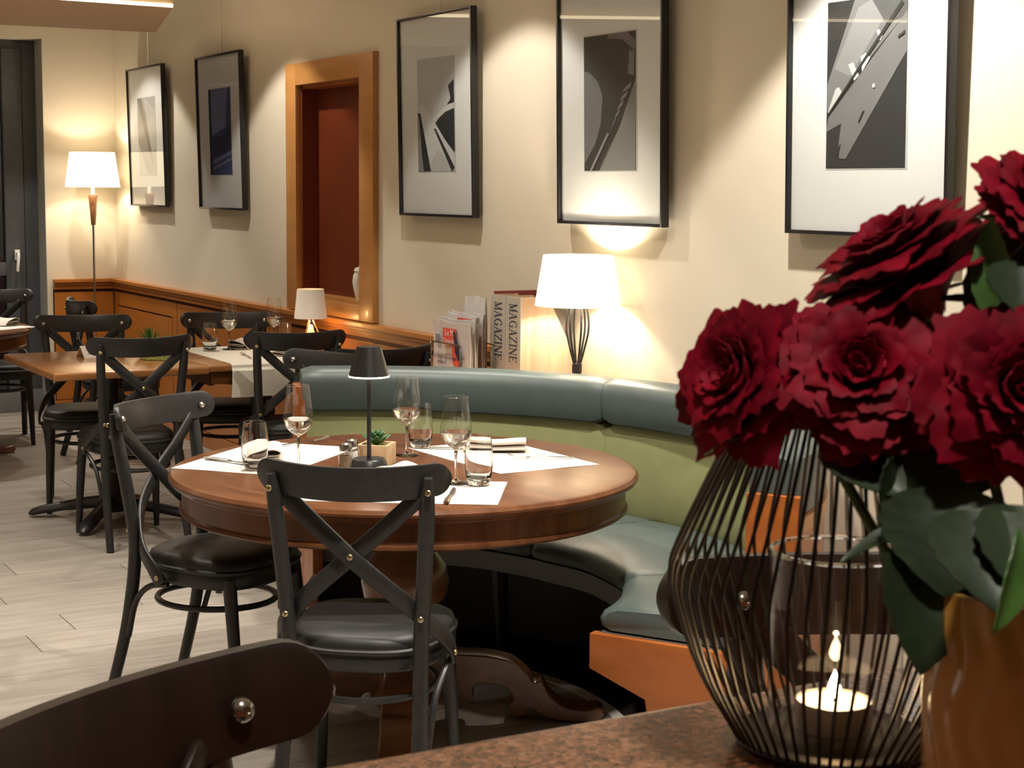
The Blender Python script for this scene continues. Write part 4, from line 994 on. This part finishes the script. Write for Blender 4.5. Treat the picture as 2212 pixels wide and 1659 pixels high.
def lettering(word, h, parent, fn, mat, name='letter', gap=0.12, hx=None):
    hx = hx or h
    x = 0
    for ch in word:
        wd, st_ = GL[ch]; mb = MB()
        for (a, b, c_, d, tk) in st_:
            dv = Vector((c_-a, d-b, 0)); dv.normalize(); nv = Vector((-dv.y, dv.x, 0))*tk/2; e = dv*0.02
            q = [(a-e.x+nv.x, b-e.y+nv.y), (c_+e.x+nv.x, d+e.y+nv.y), (c_+e.x-nv.x, d+e.y-nv.y), (a-e.x-nv.x, b-e.y-nv.y)]
            mb.prism([((p+x)*hx, r_*h) for p, r_ in q], 0, 0.0003, fn)
        mb.build(name, mat, parent, smooth=False)
        x += wd+gap
for i, yc in enumerate((5.424, 5.310)):
    t = thing('magazine_file', ('beige magazine file lettered MAGAZINE, next to the newspapers', 'beige magazine file lettered MAGAZINE, nearest the table lamp')[i], 'magazine file', (2.995, yc, LZ), 90, 'magazine files')
    w_ = 0.110; H_ = 0.308; Dp = 0.225
    sidep = [(0.0, 0.0), (Dp, 0.0), (Dp, 0.10), (0.115, H_), (0.0, H_)]
    MB().box(-w_/2, w_/2, 0.0, 0.004, 0, H_).build('spine', 'spine_beige', t, smooth=False)
    for s in (-1, 1):
        MB().prism(sidep, s*w_/2-0.0015, s*w_/2+0.0015, lambda a, b, d: (d, a, b)).build('side', 'box_side', t, smooth=False)
    MB().box(-w_/2, w_/2, 0.004, Dp, 0, 0.004).build('bottom', 'box_side', t, smooth=False)
    MB().box(-w_/2, w_/2, Dp-0.003, Dp, 0, 0.10).build('front_lip', 'box_side', t, smooth=False)
    for s in (-1, 1): MB().box(s*w_/2-0.0035, s*w_/2+0.0035, -0.0012, 0.0, 0, H_).build('spine_edge', 'spine_edge', t, smooth=False)
    lettering('MAGAZINE', 0.056, t, lambda a, b, d: (-0.028+b, -0.0005-d, H_-0.026-a), 'print_navy', hx=0.0285)
    for q in (-0.042, 0.018): MB().box(q, q+0.02, -0.0008, 0.0, 0.018, 0.030).build('label_mark', 'spine_teal', t, smooth=False)
    MB().box(-w_/2+0.006, w_/2-0.006, 0.008, Dp-0.01, 0.006, H_-0.015 if i else H_-0.01).build('magazines', 'box_dark', t, smooth=False)
tag(MB().box(3.02, 3.225, 5.486, 5.505, LZ, LZ+0.318).build('book', 'book_red', bev=0.001), 'thin red book standing behind the magazine files', 'book')

# ------------------------------------------------------------------ counter in the foreground
CZ = 1.22
ct = thing('bar_counter', 'brown speckled granite bar counter in the foreground', 'counter', (0, 0, 0))
MB().box(-0.9, 2.4, 0.30, 0.832, CZ-0.035, CZ).build('granite_top', 'granite', ct, bev=0.006, seg=3)
MB().box(-0.88, 2.38, 0.34, 0.60, 0.0, CZ-0.035).build('body', 'bench_wood', ct, bev=0.004)

# lantern
ln = thing('wire_lantern', 'black wire lantern with tealight glass on the granite counter', 'lantern', (0.628, 0.729, CZ))
LB, LM, LT, ZM, ZT = 0.056, 0.097, 0.050, 0.099, 0.205
MB().lathe([(0.0, 0.001), (LB, 0.001), (LB+0.001, 0.004), (LB, 0.006), (0.0, 0.006)], 40).build('base_plate', 'wire_black', ln)
NW = 60
for k in range(NW):
    a = 2*PI*k/NW; a2 = a+0.10
    pts = cr([(LB*math.cos(a), LB*math.sin(a), 0.004), (0.079*math.cos(a+0.03), 0.079*math.sin(a+0.03), 0.043), (0.0945*math.cos(a+0.06), 0.0945*math.sin(a+0.06), 0.085), (LM*math.cos(a+0.07), LM*math.sin(a+0.07), 0.1), (0.093*math.cos(a+0.08), 0.093*math.sin(a+0.08), 0.117), (0.070*math.cos(a+0.1), 0.070*math.sin(a+0.1), 0.168), (LT*math.cos(a2), LT*math.sin(a2), ZT)], 3)
    MB().tube(pts, 0.00115, 6).build('wire', 'wire_black', ln)
MB().tube([(LT*math.cos(2*PI*k/40), LT*math.sin(2*PI*k/40), ZT) for k in range(40)], 0.0018, 6, True).build('top_ring', 'wire_black', ln)
MB().tube([(LB*math.cos(2*PI*k/40), LB*math.sin(2*PI*k/40), 0.004) for k in range(40)], 0.0018, 6, True).build('bottom_ring', 'wire_black', ln)
gh = thing('candle_glass', 'clear glass cylinder inside the wire lantern', 'candle glass', (0.628, 0.729, CZ+0.0065))
n = 40; GRr, GH = 0.0385, 0.108
vs = [(GRr*math.cos(2*PI*j/n), GRr*math.sin(2*PI*j/n), z_) for z_ in (0.0, GH) for j in range(n)]
MB().add(vs, [(j, (j+1) % n, n+(j+1) % n, n+j) for j in range(n)]).build('wall', 'glass_bowl', gh, ang=80)
MB().tube([(GRr*math.cos(2*PI*k/40), GRr*math.sin(2*PI*k/40), GH) for k in range(40)], 0.0013, 8, True).build('rim', 'glass_solid', gh)
MB().lathe([(0.0, 0.0), (GRr-0.001, 0.0), (GRr-0.001, 0.003), (0.0, 0.003)], 40).build('bottom', 'glass_bowl', gh)
tl = thing('tealight', 'burning white tealight candle inside the glass of the lantern', 'candle', (0.628, 0.729, CZ+0.0100))
MB().lathe([(0.0, 0.0), (0.0220, 0.0), (0.0224, 0.0165), (0.0217, 0.0165), (0.0213, 0.001), (0.0, 0.001)], 36).build('cup', 'aluminium', tl)
MB().lathe([(0.0, 0.001), (0.0212, 0.001), (0.0214, 0.0150), (0.0, 0.0150)], 36).build('wax', 'wax_lit', tl)
MB().tube([(0, 0, 0.0145), (0.0005, 0, 0.021)], 0.0007, 6).build('wick', 'print_dark', tl)
MB().lathe([(0.0, 0.017), (0.0032, 0.020), (0.0038, 0.0235), (0.0022, 0.029), (0.0, 0.034)], 14).build('flame', 'flame', tl)
lamp_light('candle_light', 'POINT', (0, 0, 0.0355), 0.10, (1.0, 0.6, 0.28), tl, shadow_soft_size=0.0012)

# vase and roses
VX, VY = 0.603, 0.555
va = thing('amber_vase', 'amber glass vase with wavy relief holding red roses', 'vase', (VX, VY, CZ))
def vrib(a, z): return 1.0+0.014*math.sin(a*20+math.sin(z*105)*1.7)
vprof = [(p.x, p.y) for p in cr([(0.043, 0.0, 0), (0.048, 0.02, 0), (0.0515, 0.05, 0), (0.053, 0.09, 0), (0.0525, 0.115, 0), (0.0495, 0.134, 0)], 9)]
inner = [(r_-0.004, z_) for r_, z_ in vprof[::-1][:-4]]
MB().lathe([(0.0, 0.0)]+vprof+inner+[(0.0, 0.012)], 176, ribs=vrib).build('body', 'amber_glass', va, ang=80)
def leaf_obj(parent, base, tip, width, nrm, mat='leaf_green', curl=0.18, name='leaf'):
    base, tip = Vector(base), Vector(tip); d = tip-base; L = d.length; d.normalize()
    nn = Vector(nrm); sd = d.cross(nn).normalized(); nn = sd.cross(d).normalized()
    def fn(u, v):
        s = (u-0.5)*2
        wv = width*(math.sin(PI*v**0.8)**0.85)*(1+0.04*math.sin(v*46))
        z = -curl*L*(4*v*(v-1))*0.35-abs(s)**1.5*wv*-0.28+0.04*L*math.sin(v*7)*s*0.3
        return base+d*(L*v)+sd*(s*wv)+nn*z
    return MB().grid(fn, 8, 26).build(name, mat, parent, solid=0.0007, ang=80)
def make_rose(label, centre, axis, size, opening, seed, stem_to, twist=0.0):
    rnd = random.Random(seed)
    t = thing('rose', label, 'rose', centre, group='red roses in the amber vase')
    q = Vector((0, 0, 1)).rotation_difference(Vector(axis).normalized())
    Mx = q.to_matrix()
    def petal(a0, wd, rb, rt_, h, curl, k, base=-0.62):
        phs = rnd.uniform(0, 6.28); tipy = rnd.uniform(0.02, 0.13); tipx = rnd.uniform(-0.4, 0.4)
        jr = [rnd.uniform(-1, 1) for _ in range(6)]
        def fn(u, v):
            s = (u-0.5)*2
            vm = 1-0.34*abs(s)**3.0+tipy*max(0, 1-abs(s-tipx)*2.8)+0.022*math.sin(s*17+phs)+0.016*math.sin(s*31+phs*3)
            vv = v*vm
            ang = a0+s*wd*(0.35+0.65*math.sin(PI/2*min(1, vv*1.25)))
            r_ = rb+(rt_-rb)*vv**1.25
            z = base*0.5+h*math.sin(vv*PI/2)**0.9+base*0.5*(1-vv)
            if vv > 0.62:
                f = (vv-0.62)/0.38
                r_ += curl*f*f; z -= curl*f*f*0.75
            ru_ = 0.026*v**3*(math.sin(s*5+phs)+0.4*math.sin(s*14+phs*2)+0.5*jr[int((s+1)*2.49)])
            z += ru_*0.9; r_ += ru_*0.7
            p = Vector((r_*math.cos(ang), r_*math.sin(ang), z))*size
            return Mx @ p
        MB().grid(fn, 26, 12).build('petal', 'petal', t, solid=0.0006, ang=80)
    k = 0
    # tight heart
    for j in range(5):
        petal(twist+j*2.1, 1.5, 0.03+0.015*j, 0.07+0.038*j, 0.62-0.02*j, 0.0+0.012*j, k); k += 1
    rings = [(5, 0.95, 0.13, 0.30, 0.66, 0.02), (5, 1.0, 0.16, 0.45, 0.68, 0.05), (6, 0.92, 0.18, 0.60, 0.67, 0.10), (6, 0.90, 0.20, 0.76, 0.60, 0.16), (6, 0.88, 0.21, 0.91, 0.48, 0.19), (6, 0.82, 0.20, 1.02, 0.28, 0.18)]
    for i, (cnt, wd, rb, rt_, h, cu) in enumerate(rings):
        o_ = rnd.uniform(0, 6)
        for j in range(cnt):
            petal(twist+o_+2*PI*j/cnt+rnd.uniform(-0.12, 0.12), wd*rnd.uniform(0.9, 1.08), rb, rt_*opening*rnd.uniform(0.93, 1.07), h*rnd.uniform(0.9, 1.1), cu*rnd.uniform(0.6, 1.25), k, -0.62-0.05*i); k += 1
    # calyx, sepals, stem
    ax = Vector(axis).normalized()
    b0 = ax*(-0.66*size)
    c_ = Vector(stem_to)-Vector(centre)
    MB().tube([ax*(-0.5*size), b0, b0-ax*(0.10*size), b0-ax*(0.2*size)], [0.20*size, 0.19*size, 0.11*size, 0.0032], 12).build('calyx', 'stem_green', t, ang=70)
    MB().tube(cr([b0-ax*(0.18*size), b0-ax*(0.8*size), c_*0.6+b0*0.3, c_], 6), 0.0029, 8).build('stem', 'stem_green', t)
    s1 = ax.orthogonal().normalized(); s2 = ax.cross(s1)
    for j in range(5):
        a = 2*PI*j/5+seed; dr = s1*math.cos(a)+s2*math.sin(a)
        leaf_obj(t, b0+dr*0.1*size, b0+dr*0.85*size-ax*(0.12*size)+Vector((0, 0, -0.004)), 0.0035, ax, 'stem_green', 0.1, 'sepal')
    return t
def pix(x, y, d):
    # a point of the bouquet, given by the direction from the photographer's eye and a distance: baked below as coordinates
    return Vector((0, 0, CAMH))+(fw+r2*((x-1106)/FPX)-u2*((y-829.5)/FPX))*d
ST = (VX, VY, CZ+0.05)
ROSES = [
 ((0.5283, 0.7006, 1.4436), (-0.923, -0.096, 0.373), 0.0375, 1.0, 3, 'leftmost red rose, turned to the side, above the lantern'),
 ((0.5628, 0.6415, 1.4496), (-0.552, -0.652, 0.52), 0.039, 1.0, 5, 'open red rose facing the camera in the middle of the bouquet'),
 ((0.6115, 0.6739, 1.5084), (-0.483, 0.191, 0.855), 0.0475, 1.0, 8, 'red rose seen side-on at the top of the bouquet'),
 ((0.5943, 0.5656, 1.4469), (-0.417, -0.847, 0.329), 0.037, 1.0, 11, 'large red rose at the right edge of the bouquet, facing the camera'),
 ((0.6416, 0.5975, 1.5385), (-0.116, -0.7, 0.705), 0.031, 0.95, 14, 'highest red rose, cut by the right edge'),
]
roots = []
for c_, ax, sz, op, sd, lab in ROSES:
    roots.append(make_rose(lab, c_, ax, sz, op, sd, ST, sd*0.7))
def leaf_on(i, b, tip, wd, nrm, mat='leaf_green', curl=0.18):
    o = Vector(ROSES[i][0]); return leaf_obj(roots[i], Vector(b)-o, Vector(tip)-o, wd, nrm, mat, curl)
toc = -fw
D_ = 0.80
leaf_on(1, pix(2010, 1120, .80), pix(1990, 1460, .78), 0.0235, toc+u2*0.2)
leaf_on(1, pix(1960, 1000, .84), pix(1900, 1150, .82), 0.020, toc+r2*0.6)
leaf_on(1, pix(1780, 960, .86), pix(1960, 1080, .82), 0.018, toc+u2*0.8)
leaf_on(3, pix(2060, 1050, .80), pix(2040, 1290, .78), 0.034, toc-r2*0.2)
leaf_on(3, pix(2090, 1100, .76), pix(2170, 1335, .715), 0.026, toc+u2*0.3)
leaf_on(3, pix(2190, 1090, .76), pix(2250, 1330, .715), 0.024, toc+u2*0.3)
leaf_on(3, pix(2200, 1140, .73), pix(2145, 1370, .705), 0.010, toc+r2*0.9, 'leaf_light')
leaf_on(2, pix(2150, 700, .83), pix(2140, 470, .84), 0.010, toc-r2*0.5, 'leaf_light')
leaf_on(2, pix(2110, 720, .86), pix(2200, 470, .87), 0.018, toc)
leaf_on(0, pix(1640, 935, .87), pix(1520, 985, .87), 0.004, u2, 'stem_green')
leaf_on(1, pix(2030, 1130, .80), pix(1815, 1215, .79), 0.008, u2+toc*0.3)
leaf_on(4, pix(2200, 560, .82), pix(2230, 700, .80), 0.02, toc)
leaf_on(3, pix(2040, 940, .84), pix(2020, 1110, .84), 0.026, toc)
